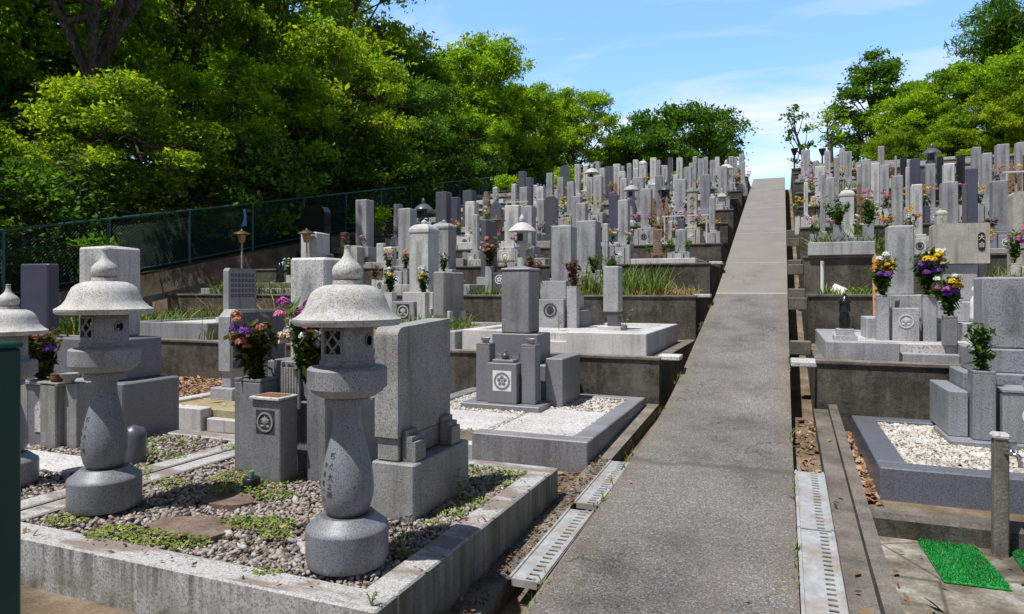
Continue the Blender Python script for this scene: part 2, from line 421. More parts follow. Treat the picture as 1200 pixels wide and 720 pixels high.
# ------------------------------------------------------------------ heights of the hillside
PATH = [(-8,-.59),(0,0),(5.2,.385),(6.25,.465),(7.4,.66),(11.0,1.40),(11.9,1.60),(15,2.47),(20,3.85),(26.6,5.68),(27.6,5.90),(29.5,6.03),(60,6.1)]
TL = [(7.4,.82),(10.7,1.47),(12.9,2.06),(15.3,2.58),(17.2,3.2),(19.2,3.75),(21.2,4.3),(23.2,4.8),(25.2,5.35),(27.3,5.9)]
TR = [(6.9,.90),(9.5,1.5),(11.4,2.08),(14,2.75),(16.2,3.4),(18.4,4.0),(20.6,4.6),(22.8,5.2),(25,5.7),(27.3,6.1)]
YEND = 33.0
def lerp(tab, y):
    return float(np.interp(y, [p[0] for p in tab], [p[1] for p in tab]))
def fence_foot(y): return 1.42 + (min(max(y, -2), 40) - 7.5)*.2
GB = [(-80,-1.6),(-8,-.9),(2,-.4),(6.25,-.05),(11.5,.85),(27.3,5.2),(29,5.6),(33.5,5.98),(60,6.3),(400,6.0)]
def ground_z(x, y):
    z = lerp(GB, y)
    if y > 3.2 and x < -12.3 or x < -12.3:
        z = fence_foot(y) + (-12.3 - x)*.10 - (.05 if x > -12.6 else 0)
        z = min(z, 10.5)
    if x > 13.5: z += .9
    return z

xs = np.concatenate([np.linspace(-320,-40,12), np.linspace(-36,-13,14), [-12.35,-12.25,-11,-8,-4,-2,-1.3,-.5,0,.3,1,3,6,10,13.4,13.6], np.linspace(18,320,14)])
ys = np.concatenate([np.linspace(-80,-6,8), np.linspace(-4,34,39), np.linspace(36,80,12), np.linspace(100,420,8)])
V = np.array([(x, y, ground_z(x, y)) for y in ys for x in xs]); nx = len(xs)
Fq = np.array([(j*nx+i, j*nx+i+1, (j+1)*nx+i+1, (j+1)*nx+i) for j in range(len(ys)-1) for i in range(nx-1)])
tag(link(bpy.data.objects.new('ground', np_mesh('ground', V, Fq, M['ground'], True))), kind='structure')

# the sloping path
def path_z(y): return lerp(PATH, y)
pp = np.concatenate([np.arange(-8, 30, .45), [30, 34, 45, 60]])
def smooth_path(y): return sum(path_z(y+d) for d in (-.5,-.25,0,.25,.5))/5
prof = [(float(y), smooth_path(float(y))) for y in pp]
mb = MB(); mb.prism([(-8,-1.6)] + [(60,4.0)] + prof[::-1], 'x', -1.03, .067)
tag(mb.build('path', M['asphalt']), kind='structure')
mb = MB()
for y, w in ((11.62,.09),(13.75,.05),(16.6,.05),(20.2,.06),(23.9,.05)):
    a, b = y-w/2, y+w/2; za, zb = smooth_path(a)+.004, smooth_path(b)+.004
    # follow the facets of the path so the strip lies just above them
    za = float(np.interp(a, [p[0] for p in prof], [p[1] for p in prof]))+.004; zb = float(np.interp(b, [p[0] for p in prof], [p[1] for p in prof]))+.004
    mb.add([(-1.025,a,za),(.062,a,za),(.062,b,zb),(-1.025,b,zb)], [(0,1,2,3)])
tag(mb.build('path_joint_markings', M['joint']), kind='structure')

# terraces (treads) and their retaining walls
ORD = ['first','second','third','fourth','fifth','sixth','seventh','eighth','ninth','tenth','eleventh','twelfth','thirteenth','fourteenth','fifteenth','sixteenth','seventeenth','eighteenth','nineteenth','twentieth']
def terrace(side, k):
    T = TL if side == 'L' else TR
    y0, z = T[k]; y1 = T[k+1][0] if k+1 < len(T) else YEND
    zp = T[k-1][1] if k else (.2 if side == 'L' else .3)
    last = k+1 == len(T)
    mt = M['terrace']
    mb = MB()
    if side == 'L': mb.box(-12.3, -1.39, y0+.14, y1, zp-.35, z)
    else: mb.box(.44, 13.5, y0+.14, y1, zp-.35, z)
    tag(mb.build('terrace_ground', mt), kind='structure')
    top = z+.012
    mb = MB()
    if side == 'L':
        pts = [(-12.3,y0),(-1.25,y0),(-1.25,y1-.003),(-1.39,y1-.003),(-1.39,y0+.14),(-12.3,y0+.14)]
        lab = 'weathered concrete retaining wall holding the %s terrace on the forest side of the path' % ORD[k]
    else:
        pts = [(.30,y0),(13.5,y0),(13.5,y0+.14),(.44,y0+.14),(.44,y1-.003),(.30,y1-.003)]
        lab = 'weathered concrete retaining wall holding the %s terrace on the tap side of the path' % ORD[k]
    mb.prism(pts, 'z', zp-.5, top)
    o = mb.build('retaining_wall', M['concrete'])
    tag(o, lab, 'retaining wall', 'concrete retaining walls of the terraces')
    # capping strip, a little lighter and proud of the face
    mb = MB()
    if side == 'L': mb.box(-12.3, -1.235, y0-.02, y0+.12, top, top+.035, .006)
    else: mb.box(.285, 13.5, y0-.02, y0+.12, top, top+.035, .006)
    mb.build('coping', M['concrete_light'], o)
for k in range(len(TL)): terrace('L', k)
for k in range(len(TR)): terrace('R', k)
# lowest level, forest side
mb = MB(); mb.box(-12.3, -1.38, -8, 7.4, -.5, .2); tag(mb.build('terrace_ground', M['ground']), kind='structure')
# lowest level, tap side: paved court and the strip of earth above it
mb = MB(); mb.box(.46, 13.5, -8, 4.42, -.6, .18); tag(mb.build('pavement', M['court']), kind='structure')
mb = MB(); mb.box(.46, 13.5, 4.55, 6.9, -.6, .295); tag(mb.build('terrace_ground', M['ground']), kind='structure')
mb = MB(); mb.box(.47, 13.5, 4.40, 4.56, .02, .312, .03)
tag(mb.build('low_wall', M['concrete']), 'low stained concrete step behind the green mats and the tap', 'wall')

# drains along both sides of the path
def dz(y): return .195 + .04*(y-3) if y > 3 else .195 + .07*(y-3)
def dr(y): return .074*y - .012
def strip(name, x0, x1, f, y0, y1, up, depth, m, lab=None, cat=None, n=8):
    mb = MB(); yy = [y0+(y1-y0)*i/n for i in range(n+1)]
    mb.prism([(y, f(y)-depth) for y in yy] + [(y, f(y)+up) for y in reversed(yy)], 'x', x0, x1)
    o = mb.build(name, m)
    if lab: tag(o, lab, cat)
    else: tag(o, kind='structure')
    return o
strip('drain_kerb', -1.379, -1.25, dz, -6, 7.38, -.012, .5, M['concrete_light'], 'narrow concrete edge of the drain beside the lantern plot', 'kerb')
strip('drain_kerb', -1.062, -1.032, dz, -6, 7.3, .012, .5, M['concrete_light'], 'thin pale concrete lip between the forest-side drain and the path', 'kerb')
strip('drain_bed', -1.249, -1.063, dz, -6, 7.4, -.20, .12, M['ground'])
strip('drain_bed', .068, .262, dr, -6, 6.9, -.13, .1, M['ground'])
strip('drain_kerb', .264, .385, dr, -6, 6.88, -.004, .5, M['concrete'], 'flat concrete strip beside the tap-side drain covers', 'kerb')
strip('drain_kerb', .387, .459, lambda y: max(dr(y), .2), -6, 6.89, .045, .5, M['concrete'], 'raised concrete kerb between the drain covers and the paved court', 'kerb')

def drain_cover(x0, x1, y0, y1, f, label, slots_at, lip):
    t = empty('drain_cover', ((x0+x1)/2, y0, f(y0)), label, 'drain cover', 'slotted steel drain covers')
    L = y1-y0; w = x1-x0; sl = (f(y1)-f(y0))/L; hx = w/2
    def P(x, y, z): return (x, y, z+sl*y)
    mb = MB()
    a, b = slots_at[0]-hx, slots_at[1]-hx
    n = int(L/.047); zt = .012; th = .006
    def quad(xa, xb, ya, yb):
        mb.add([P(xa,ya,zt),P(xb,ya,zt),P(xb,yb,zt),P(xa,yb,zt),P(xa,ya,zt-th),P(xb,ya,zt-th),P(xb,yb,zt-th),P(xa,yb,zt-th)],
               [(0,1,2,3),(4,7,6,5),(0,4,5,1),(1,5,6,2),(2,6,7,3),(3,7,4,0)])
    quad(-hx, a, 0, L); quad(b, hx, 0, L)
    ya = 0
    for i in range(n):
        c = (i+.5)*L/n
        quad(a, b, ya, c-.010); ya = c+.010
    quad(a, b, ya, L)
    mb.build('plate', M['steel'], t)
    # pressed ribs and folded edge
    mb = MB()
    for xa in (-hx+.004, hx-.016):
        mb.add([P(xa,0,zt+.008),P(xa+.012,0,zt+.008),P(xa+.012,L,zt+.008),P(xa,L,zt+.008),P(xa,0,zt),P(xa+.012,0,zt),P(xa+.012,L,zt),P(xa,L,zt)],
               [(0,1,2,3),(0,4,5,1),(1,5,6,2),(2,6,7,3),(3,7,4,0)])
    mb.add([P(-hx+.02,-.004,zt-.001),P(hx-.02,-.004,zt-.001),P(hx-.02,-.004,zt-.034),P(-hx+.02,-.004,zt-.034)], [(0,3,2,1)])
    mb.build('folded_rim', M['steel'], t)
    mb = MB(); mb.lathe([[(.006,0),(.006,.004),(0,.005)]], 8, 0, 0)
    return t
drain_cover(-1.235, -1.065, 3.02, 4.0, dz, 'stained steel drain cover bridging the open drain beside the lantern plot', (.085,.135), 1)
drain_cover(-1.235, -1.065, 4.12, 5.08, dz, 'clean steel drain cover uphill of the stained one, beside fallen leaves', (.085,.135), 1)
drain_cover(.072, .258, 4.02, 4.98, dr, 'topmost steel cover of the tap-side drain, below the leaf-filled gutter', (.10,.14), 1)
drain_cover(.072, .258, 3.05, 4.0, dr, 'middle steel cover of the tap-side drain, level with the green mat', (.11,.15), 1)
drain_cover(.072, .258, 2.06, 3.03, dr, 'lowest steel cover of the tap-side drain, at the picture edge', (.11,.15), 1)

def channel_cover(x0, x1, y, z, lab, d=.26):
    mb = MB(); mb.box(x0, x1, y, y+d, z-.05, z, .008)
    tag(mb.build('channel_cover', M['tile']), lab, 'slab', 'pale slabs bridging the channel')
channel_cover(-1.27, -1.035, 7.42, .885, 'pale slab bridging the channel at the first terrace on the forest side')
channel_cover(-1.27, -1.035, 10.72, 1.535, 'pale slab bridging the channel at the second terrace on the forest side')
channel_cover(-1.27, -1.035, 12.92, 2.125, 'pale slab bridging the channel at the third terrace on the forest side')
channel_cover(.07, .30, 6.95, .92, 'pale slab bridging the channel at the first terrace on the tap side', .4)
for i, (y, z) in enumerate([(8.3,1.02),(9.55,1.5),(10.5,1.62),(11.45,2.0),(12.6,2.12),(14.0,2.6),(15.2,2.85)]):
    mb = MB(); mb.box(.07, .298, y, y+.12, z-.16, z, .01)
    tag(mb.build('channel_block', M['concrete_light']), '%s concrete block uphill in the tap-side channel' % ORD[i], 'block', 'concrete blocks in the channel')

# ------------------------------------------------------------------ gravel and litter (stuff)
def ico():
    p = (1+5**.5)/2
    v = np.array([(-1,p,0),(1,p,0),(-1,-p,0),(1,-p,0),(0,-1,p),(0,1,p),(0,-1,-p),(0,1,-p),(p,0,-1),(p,0,1),(-p,0,-1),(-p,0,1)], float)
    v /= np.linalg.norm(v[0])
    f = np.array([(0,11,5),(0,5,1),(0,1,7),(0,7,10),(0,10,11),(1,5,9),(5,11,4),(11,10,2),(10,7,6),(7,1,8),(3,9,4),(3,4,2),(3,2,6),(3,6,8),(3,8,9),(4,9,5),(2,4,11),(6,2,10),(8,6,7),(9,8,1)])
    return v, f
IV, IF = ico()
def rand_rot(rg, n):
    q = rg.normal(size=(n,4)); q /= np.linalg.norm(q, axis=1)[:,None]
    w,x,y,z = q.T
    return np.stack([np.stack([1-2*(y*y+z*z),2*(x*y-z*w),2*(x*z+y*w)],1),np.stack([2*(x*y+z*w),1-2*(x*x+z*z),2*(y*z-x*w)],1),np.stack([2*(x*z-y*w),2*(y*z+x*w),1-2*(x*x+y*y)],1)],1)
def pebbles(name, areas, n, size, m, seed, holes=(), jit=.012):
    rg = np.random.default_rng(seed)
    tot = sum((a[1]-a[0])*(a[3]-a[2]) for a in areas)
    pts = []
    for (x0,x1,y0,y1,z) in areas:
        k = int(n*(x1-x0)*(y1-y0)/tot)
        pts.append(np.stack([rg.uniform(x0,x1,k), rg.uniform(y0,y1,k), np.full(k,z)+rg.uniform(-.2,1,k)*jit],1))
    P_ = np.concatenate(pts)
    for (x0,x1,y0,y1) in holes:
        P_ = P_[~((P_[:,0]>x0)&(P_[:,0]<x1)&(P_[:,1]>y0)&(P_[:,1]<y1))]
    n = len(P_)
    s = size*rg.lognormal(0,.28,n)
    sc = np.stack([s*rg.uniform(.8,1.25,n), s*rg.uniform(.7,1.0,n), s*rg.uniform(.45,.75,n)],1)
    yaw = rg.uniform(0,6.28,n); tl = rg.normal(0,.35,(n,2))
    v = IV[None]*(1+rg.normal(0,.09,(n,12,1)))*sc[:,None]
    c,s_ = np.cos(yaw)[:,None],np.sin(yaw)[:,None]
    x = v[...,0]*c-v[...,1]*s_; y = v[...,0]*s_+v[...,1]*c; z = v[...,2]+x*tl[:,:1]+y*tl[:,1:]
    Vv = np.stack([x,y,z],-1)+P_[:,None]
    Ff = (IF[None]+12*np.arange(n)[:,None,None]).reshape(-1,3)
    return tag(link(bpy.data.objects.new(name, np_mesh(name, Vv.reshape(-1,3), Ff, m, True))), kind='stuff')
def leaves_on(name, pts, size, m, seed, flat=.35):
    """dry leaves lying about: small curled quads"""
    rg = np.random.default_rng(seed); P_ = np.array(pts); n = len(P_)
    yaw = rg.uniform(0,6.28,n); s = size*rg.lognormal(0,.3,n)
    u = np.stack([np.cos(yaw),np.sin(yaw),rg.normal(0,flat,n)],1); w = np.stack([-np.sin(yaw),np.cos(yaw),rg.normal(0,flat,n)],1)
    up = np.array([0,0,1.0])
    a = P_-u*s[:,None]; b = P_+w*s[:,None]*.42+up*s[:,None]*.15; c = P_+u*s[:,None]+up*s[:,None]*rg.uniform(0,.5,(n,1)); d = P_-w*s[:,None]*.42+up*s[:,None]*.15
    Vv = np.stack([a,b,c,d],1).reshape(-1,3)
    return tag(link(bpy.data.objects.new(name, np_mesh(name, Vv, np.arange(4*n).reshape(n,4), m))), kind='stuff')
def scatter(areas, n, seed):
    rg = np.random.default_rng(seed); out = []
    tot = sum((a[1]-a[0])*(a[3]-a[2]) for a in areas)
    for (x0,x1,y0,y1,z) in areas:
        k = max(1, int(n*(x1-x0)*(y1-y0)/tot))
        zz = [z(x,y) if callable(z) else z for x,y in zip(rg.uniform(x0,x1,k),rg.uniform(y0,y1,k))] if callable(z) else None
        X = rg.uniform(x0,x1,k); Y = rg.uniform(y0,y1,k)
        Z = np.array([z(x,y) for x,y in zip(X,Y)]) if callable(z) else np.full(k,z)
        out.append(np.stack([X,Y,Z+rg.uniform(.003,.015,k)],1))
    return np.concatenate(out)
def grass(name, pts, hgt, m, seed, lean=.35, width=.007):
    """blades: two-segment tapering quads"""
    rg = np.random.default_rng(seed); P_ = np.array(pts); n = len(P_)
    yaw = rg.uniform(0,6.28,n); h = hgt*rg.lognormal(0,.3,n); L = rg.normal(0,lean,(n,2))*h[:,None]
    side = np.stack([np.cos(yaw),np.sin(yaw),np.zeros(n)],1)*width*rg.uniform(.6,1.3,(n,1))
    mid = P_.copy(); mid[:,:2] += L*.35; mid[:,2] += h*.6
    tip = P_.copy(); tip[:,:2] += L; tip[:,2] += h*.95
    Vv = np.stack([P_-side,P_+side,mid+side*.8,mid-side*.8,tip+side*.12,tip-side*.12],1).reshape(-1,3)
    b = 6*np.arange(n)[:,None]
    Ff = np.concatenate([b+np.array([0,1,2,3]), b+np.array([3,2,4,5])],1).reshape(-1,4)
    return tag(link(bpy.data.objects.new(name, np_mesh(name, Vv, Ff, m))), kind='stuff')
def weeds(name, clumps, m, seed, leaf=.02):
    """low leafy weeds: clumps = (x, y, z, radius, count)"""
    rg = np.random.default_rng(seed); Vs = []
    for (x,y,z,r,k) in clumps:
        a = rg.uniform(0,6.28,k); rr = r*np.sqrt(rg.uniform(0,1,k))
        c = np.stack([x+rr*np.cos(a)*1.3, y+rr*np.sin(a), z+rg.uniform(.005,.6,k)*r*.38*(1.15-rr/r)],1)
        yaw = rg.uniform(0,6.28,k); s = leaf*rg.lognormal(0,.35,k)[:,None]
        u = np.stack([np.cos(yaw),np.sin(yaw),rg.normal(.15,.35,k)],1); w = np.stack([-np.sin(yaw),np.cos(yaw),rg.normal(0,.3,k)],1)
        Vs.append(np.stack([c-u*s, c+w*s*.5, c+u*s, c-w*s*.5],1))
    Vv = np.concatenate(Vs).reshape(-1,3); n = len(Vv)//4
    return tag(link(bpy.data.objects.new(name, np_mesh(name, Vv, np.arange(4*n).reshape(n,4), m))), kind='stuff')

# ------------------------------------------------------------------ kerbed plots
def kerb_frame(x0, x1, y0, y1, z0, z1, w, m, label, group='granite kerbs round the grave plots', gap=None, step_m=None, fill=None, fill_drop=.03):
    """kerb stones round a plot; gap = (xa, xb) of a lower entrance step in the front"""
    t = empty('plot_kerb', ((x0+x1)/2, (y0+y1)/2, z0), label, 'plot kerb', group)
    cx, cy = (x0+x1)/2, (y0+y1)/2; h = z1-z0
    a, b, c, d = x0-cx, x1-cx, y0-cy, y1-cy
    e = .008; j = .002
    mb = MB()
    if gap:
        ga, gb = gap[0]-cx, gap[1]-cx
        mb.box(a, ga-j, c, c+w, -.05, h, e); mb.box(gb+j, b, c, c+w, -.05, h, e)
    else:
        mb.box(a, b, c, c+w, -.05, h, e)
    mb.box(a, b, d-w, d, -.05, h-.001, e)
    mb.box(a, a+w, c+w+j, d-w-j, -.05, h+.001, e); mb.box(b-w, b, c+w+j, d-w-j, -.05, h+.001, e)
    mb.build('kerb_stone', m, t)
    if gap:
        s = MB(); s.box(ga, gb, c+.05, c+w-.002, -.05, h*.55, e); s.build('entrance_step', step_m or m, t)
    if fill:
        f = MB(); f.box(a+w+.001, b-w-.001, c+w+.001, d-w-.001, -.05, h-fill_drop)
        f.build('plot_floor', fill, t)
    return t

# ------------------------------------------------------------------ stone lanterns
LAT = dict(
 base=[[(.172,0),(.180,.03),(.181,.155)],[(.181,.155),(.178,.164),(.160,.178),(.128,.205),(.118,.214)],[(.118,.214),(0,.214)]],
 body=[[(.0,.205),(.072,.205)],[(.072,.205),(.088,.218),(.102,.245),(.112,.285),(.1155,.325),(.1135,.37),(.105,.425),(.092,.485),(.076,.545),(.064,.60),(.0585,.645),(.060,.675),(.070,.695)],[(.070,.695),(.098,.695)],[(.098,.695),(.1,.715),(.098,.733)],[(.098,.733),(0,.733)]],
 platform=[[(.085,.733),(.125,.739),(.155,.758),(.166,.776)],[(.166,.776),(.174,.778)],[(.174,.778),(.174,.858)],[(.174,.858),(.166,.866),(.12,.872)],[(.12,.872),(0,.872)]],
 box=[[(.121,.872),(.121,.895)],[(.121,.895),(.114,.899)],[(.114,.899),(.114,1.062)]],
 roof=[[(0,1.048),(.228,1.052)],[(.228,1.052),(.236,1.062),(.237,1.080)],[(.237,1.080),(.222,1.088),(.200,1.105),(.183,1.130),(.170,1.165),(.155,1.195),(.135,1.212),(.105,1.226),(.082,1.230)],[(.082,1.230),(.066,1.231)],[(.066,1.231),(.063,1.250)],[(.063,1.250),(0,1.250)]],
 finial=[[(0,1.250),(.050,1.250)],[(.050,1.250),(.058,1.256),(.066,1.275),(.068,1.292),(.062,1.310),(.048,1.326),(.030,1.342),(.019,1.360),(.0145,1.380),(.0135,1.395),(.017,1.405)],[(.017,1.405),(0,1.408)]])
def text_on_body(chars, ang0, zs, size, parent, prof):
    """brush characters carved down the swelling of the lantern body"""
    mb = MB()
    for ch, z, da, s in chars:
        cu = bpy.data.curves.new('characters', 'FONT'); cu.body = ch; cu.size = s*.8; cu.align_x = 'CENTER'
        to = bpy.data.objects.new('characters', cu); col.objects.link(to)
        dg = bpy.context.evaluated_depsgraph_get(); dg.update()
        me = to.evaluated_get(dg).to_mesh()
        vs = []
        for v in me.vertices:
            zz = z + v.co.y; r = float(np.interp(zz, [p[1] for p in prof], [p[0] for p in prof])) + .0016
            a = ang0 + da + v.co.x/r
            vs.append((r*math.cos(a), r*math.sin(a), zz))
        mb.add(vs, [tuple(p.vertices) for p in me.polygons])
        bpy.data.objects.remove(to); bpy.data.curves.remove(cu)
    if mb.v: mb.build('carved_lettering', M['engrave'], parent)

def lantern(x, y, z, s, label, near=True, mat='lantern', roofm='lantern_roof', seg=56, writing=True, name='stone_lantern', rz=0.0, group='stone lanterns beside the graves'):
    t = empty(name, (x, y, z), label, 'stone lantern', group, rz); t.scale = (s, s, s)
    m = M[mat]; rm = M[roofm]; dm = M['lantern_dark']
    MB().lathe(LAT['base'], seg).build('base', dm, t)
    bo = MB().lathe(LAT['body'], seg).build('body', dm, t)
    MB().lathe(LAT['platform'], seg).build('platform', m, t)
    # fire box with real openings: lattice square to the front and back, round holes to the sides
    r = .114; z0, z1 = .899, 1.062
    mb = MB(); mb.lathe(LAT['box'][:2], seg)
    n = 72; hw = 7.6     # window half-width in steps of 5 degrees -> 25 deg
    wz0, wz1 = .930, 1.030
    for k in range(n):
        a0 = 2*math.pi*k/n; a1 = 2*math.pi*(k+1)/n
        mid = (k+.5)*5
        dd = min(abs((mid-270+180)%360-180), abs((mid-90+180)%360-180))
        ds = min(abs((mid-0+180)%360-180), abs((mid-180+180)%360-180))
        def band(za, zb):
            mb.add([(r*math.cos(a0),r*math.sin(a0),za),(r*math.cos(a1),r*math.sin(a1),za),(r*math.cos(a1),r*math.sin(a1),zb),(r*math.cos(a0),r*math.sin(a0),zb)], [(0,1,2,3)], True)
            ri = r-.022
            mb.add([(ri*math.cos(a0),ri*math.sin(a0),za),(ri*math.cos(a1),ri*math.sin(a1),za),(ri*math.cos(a1),ri*math.sin(a1),zb),(ri*math.cos(a0),ri*math.sin(a0),zb)], [(3,2,1,0)], True)
            mb.add([(q*math.cos(a),q*math.sin(a),zz) for zz in (za,zb) for q,a in ((r,a0),(ri,a0),(ri,a1),(r,a1))], [(0,1,2,3),(7,6,5,4)])
        if dd < 22.5: band(z0, wz0); band(wz1, z1)
        elif ds < 10.5:
            hz = .024*math.sqrt(max(0, 1-(ds/11.5)**2)); band(z0, .985-hz); band(.985+hz, z1)
        else: band(z0, z1)
    fb = mb.build('fire_box', m, t)
    for sgn in (-1, 1):
        mb = MB(); rr = r-.006
        def S(u, zz, rad): a = (-math.pi/2 if sgn < 0 else math.pi/2) + u; return (rad*math.cos(a), rad*math.sin(a), zz)
        A = R(22.5)
        # frame, slightly proud
        for (u0,u1,za,zb) in ((-A-.05,A+.05,wz0-.010,wz0),(-A-.05,A+.05,wz1,wz1+.010),(-A-.05,-A,wz0,wz1),(A,A+.05,wz0,wz1)):
            st = 10
            for i in range(st):
                ua = u0+(u1-u0)*i/st; ub = u0+(u1-u0)*(i+1)/st; q = r+.004
                mb.add([S(ua,za,q),S(ub,za,q),S(ub,zb,q),S(ua,zb,q),S(ua,za,r-.01),S(ub,za,r-.01),S(ub,zb,r-.01),S(ua,zb,r-.01)], [(0,1,2,3),(0,4,5,1),(1,5,6,2),(2,6,7,3),(3,7,4,0)])
        # diagonal lattice
        for k in range(-2, 4):
            for dirn in (1, -1):
                pts = []
                for i in range(13):
                    f = i/12
                    uu = -A + 2*A*f; zz = wz0+(wz1-wz0)*((f*dirn)+ (k-.5)*.3334*2 + (0 if dirn > 0 else 1))
                    if wz0-.004 <= zz <= wz1+.004: pts.append(S(uu, zz, rr))
                if len(pts) > 1: mb.tube(pts, .0062, 5)
        mb.build('lattice_window', m, fb)
    mb = MB()
    ring = [(.022,0),(.022,.006),(.029,.006),(.029,0)]
    for i in range(24):
        a0 = 2*math.pi*i/24; a1 = 2*math.pi*(i+1)/24
        mb.add([(r+.001,.022*math.cos(a0),.985+.022*math.sin(a0)),(r+.004,.030*math.cos(a0),.985+.030*math.sin(a0)),(r+.004,.030*math.cos(a1),.985+.030*math.sin(a1)),(r+.001,.022*math.cos(a1),.985+.022*math.sin(a1))], [(0,1,2,3)], True)
    mb.build('round_opening_rim', m, fb)
    ro = MB().lathe(LAT['roof'], seg).build('roof', rm, t)
    MB().lathe(LAT['finial'], seg).build('finial', rm, ro)
    if writing:
        bp = LAT['body'][1]
        ch = [('ぢ',.475,R(-7),.040),('ぐ',.430,R(-7),.040),('大',.385,R(-6),.042),('之',.348,R(-6),.034),('後',.312,R(-5),.040),('為',.435,R(-27),.030),('喜',.395,R(-27),.032),('善',.358,R(-27),.032),('一',.325,R(-26),.036),('心',.290,R(-25),.034)]
        text_on_body(ch, -math.pi/2, 0, 0, bo, bp)
    return t

def far_lantern(x, y, z, h, m, label):
    """smaller lantern of the terraces: foot, post, fire box, wide hat, ball"""
    t = empty('stone_lantern', (x, y, z), label, 'stone lantern', 'stone lanterns beside the graves')
    s = h/1.3; mm = M[m]
    MB().lathe([[(.15*s,0),(.15*s,.10*s)],[(.15*s,.10*s),(.10*s,.16*s),(0,.16*s)]], 16).build('base', mm, t)
    MB().lathe([[(.085*s,.16*s),(.10*s,.34*s),(.06*s,.62*s),(.07*s,.68*s)]], 16).build('body', mm, t)
    MB().lathe([[(.07*s,.68*s),(.15*s,.74*s),(.15*s,.80*s)],[(.15*s,.80*s),(0,.80*s)]], 6, 0, 0, 0, False).build('platform', mm, t)
    fb = MB().lathe([[(.10*s,.80*s),(.10*s,1.0*s)]], 6, 0, 0, 0, False).build('fire_box', mm, t)
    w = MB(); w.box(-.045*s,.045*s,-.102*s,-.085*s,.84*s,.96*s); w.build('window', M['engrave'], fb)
    MB().lathe([[(0,.985*s),(.235*s,1.0*s)],[(.235*s,1.0*s),(.20*s,1.05*s),(.12*s,1.12*s),(.05*s,1.15*s)]], 18).build('roof', mm, t)
    MB().lathe([[(.03*s,1.14*s),(.055*s,1.19*s),(.04*s,1.24*s),(0,1.30*s)]], 12).build('finial', mm, t)
    return t

# ------------------------------------------------------------------ family crests
def crest(parent, x, y, z, r, kind, m, back=None):
    """raised crest on a face that looks towards -Y, at the face plane y"""
    mb = MB()
    def ring(r0, r1, y0, y1, n=28):
        for i in range(n):
            a0 = 2*math.pi*i/n; a1 = 2*math.pi*(i+1)/n
            q = lambda rr, a, yy: (x+rr*math.cos(a), yy, z+rr*math.sin(a))
            mb.add([q(r0,a0,y1),q(r1,a0,y1),q(r1,a1,y1),q(r0,a1,y1),q(r0,a0,y0),q(r1,a0,y0),q(r1,a1,y0),q(r0,a1,y0)], [(0,1,2,3),(1,5,6,2),(3,7,4,0)])
    ring(r*.80, r, y, y-.006)
    def petal(cx, cz, pr, pz=None, n=14, yy=-.005):
        pz = pz or pr
        vs = [(cx, y+yy-.003, cz)]+[(cx+pr*math.cos(2*math.pi*i/n), y+yy*.6, cz+pz*math.sin(2*math.pi*i/n)) for i in range(n)]
        mb.add(vs, [(0, 1+i, 1+(i+1)%n) for i in range(n)])
    if kind == 'plum':
        for i in range(5):
            a = math.pi/2+2*math.pi*i/5; petal(x+.40*r*math.cos(a), z+.40*r*math.sin(a), .225*r)
        petal(x, z, .13*r)
    elif kind == 'leaf':
        pts = [(0,.68),(.14,.42),(.30,.46),(.30,.34),(.56,.26),(.42,.10),(.46,-.04),(.26,-.10),(.14,-.22),(.06,-.34),(-.06,-.34),(-.14,-.22),(-.26,-.10),(-.46,-.04),(-.42,.10),(-.56,.26),(-.30,.34),(-.30,.46),(-.14,.42)]
        vs = [(x, y-.009, z+.1*r)]+[(x+p[0]*r, y-.004, z+p[1]*r) for p in pts]; n = len(pts)
        mb.add(vs, [(0, 1+(i+1)%n, 1+i) for i in range(n)])
        for sg in (-1,1): petal(x+sg*.34*r, z-.42*r, .24*r, .15*r)
    elif kind == 'cross':
        for i in range(4):
            a = math.pi/4+math.pi/2*i; petal(x+.42*r*math.cos(a), z+.42*r*math.sin(a), .30*r)
    else:
        petal(x, z, .56*r, .62*r); petal(x, z+.05*r, .3*r, yy=-.009)
    o = mb.build('crest', m, parent)
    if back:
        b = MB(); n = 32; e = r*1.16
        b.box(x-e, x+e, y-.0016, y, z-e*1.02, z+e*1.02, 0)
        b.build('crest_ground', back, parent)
    return o

def vase_mesh(mb, x0, x1, y0, y1, z0, z1, b=.006):
    """square stone vase with a socket in the top"""
    w = (x1-x0)*.28
    mb.box(x0, x1, y0, y1, z0, z1-.02, b)
    cx, cy = (x0+x1)/2, (y0+y1)/2
    mb.box(x0, cx-w, y0, y1, z1-.0195, z1, .003); mb.box(cx+w, x1, y0, y1, z1-.0195, z1, .003)
    mb.box(cx-w+.0005, cx+w-.0005, y0, cy-w, z1-.0195, z1-.0005, .003); mb.box(cx-w+.0005, cx+w-.0005, cy+w, y1, z1-.0195, z1-.0005, .003)

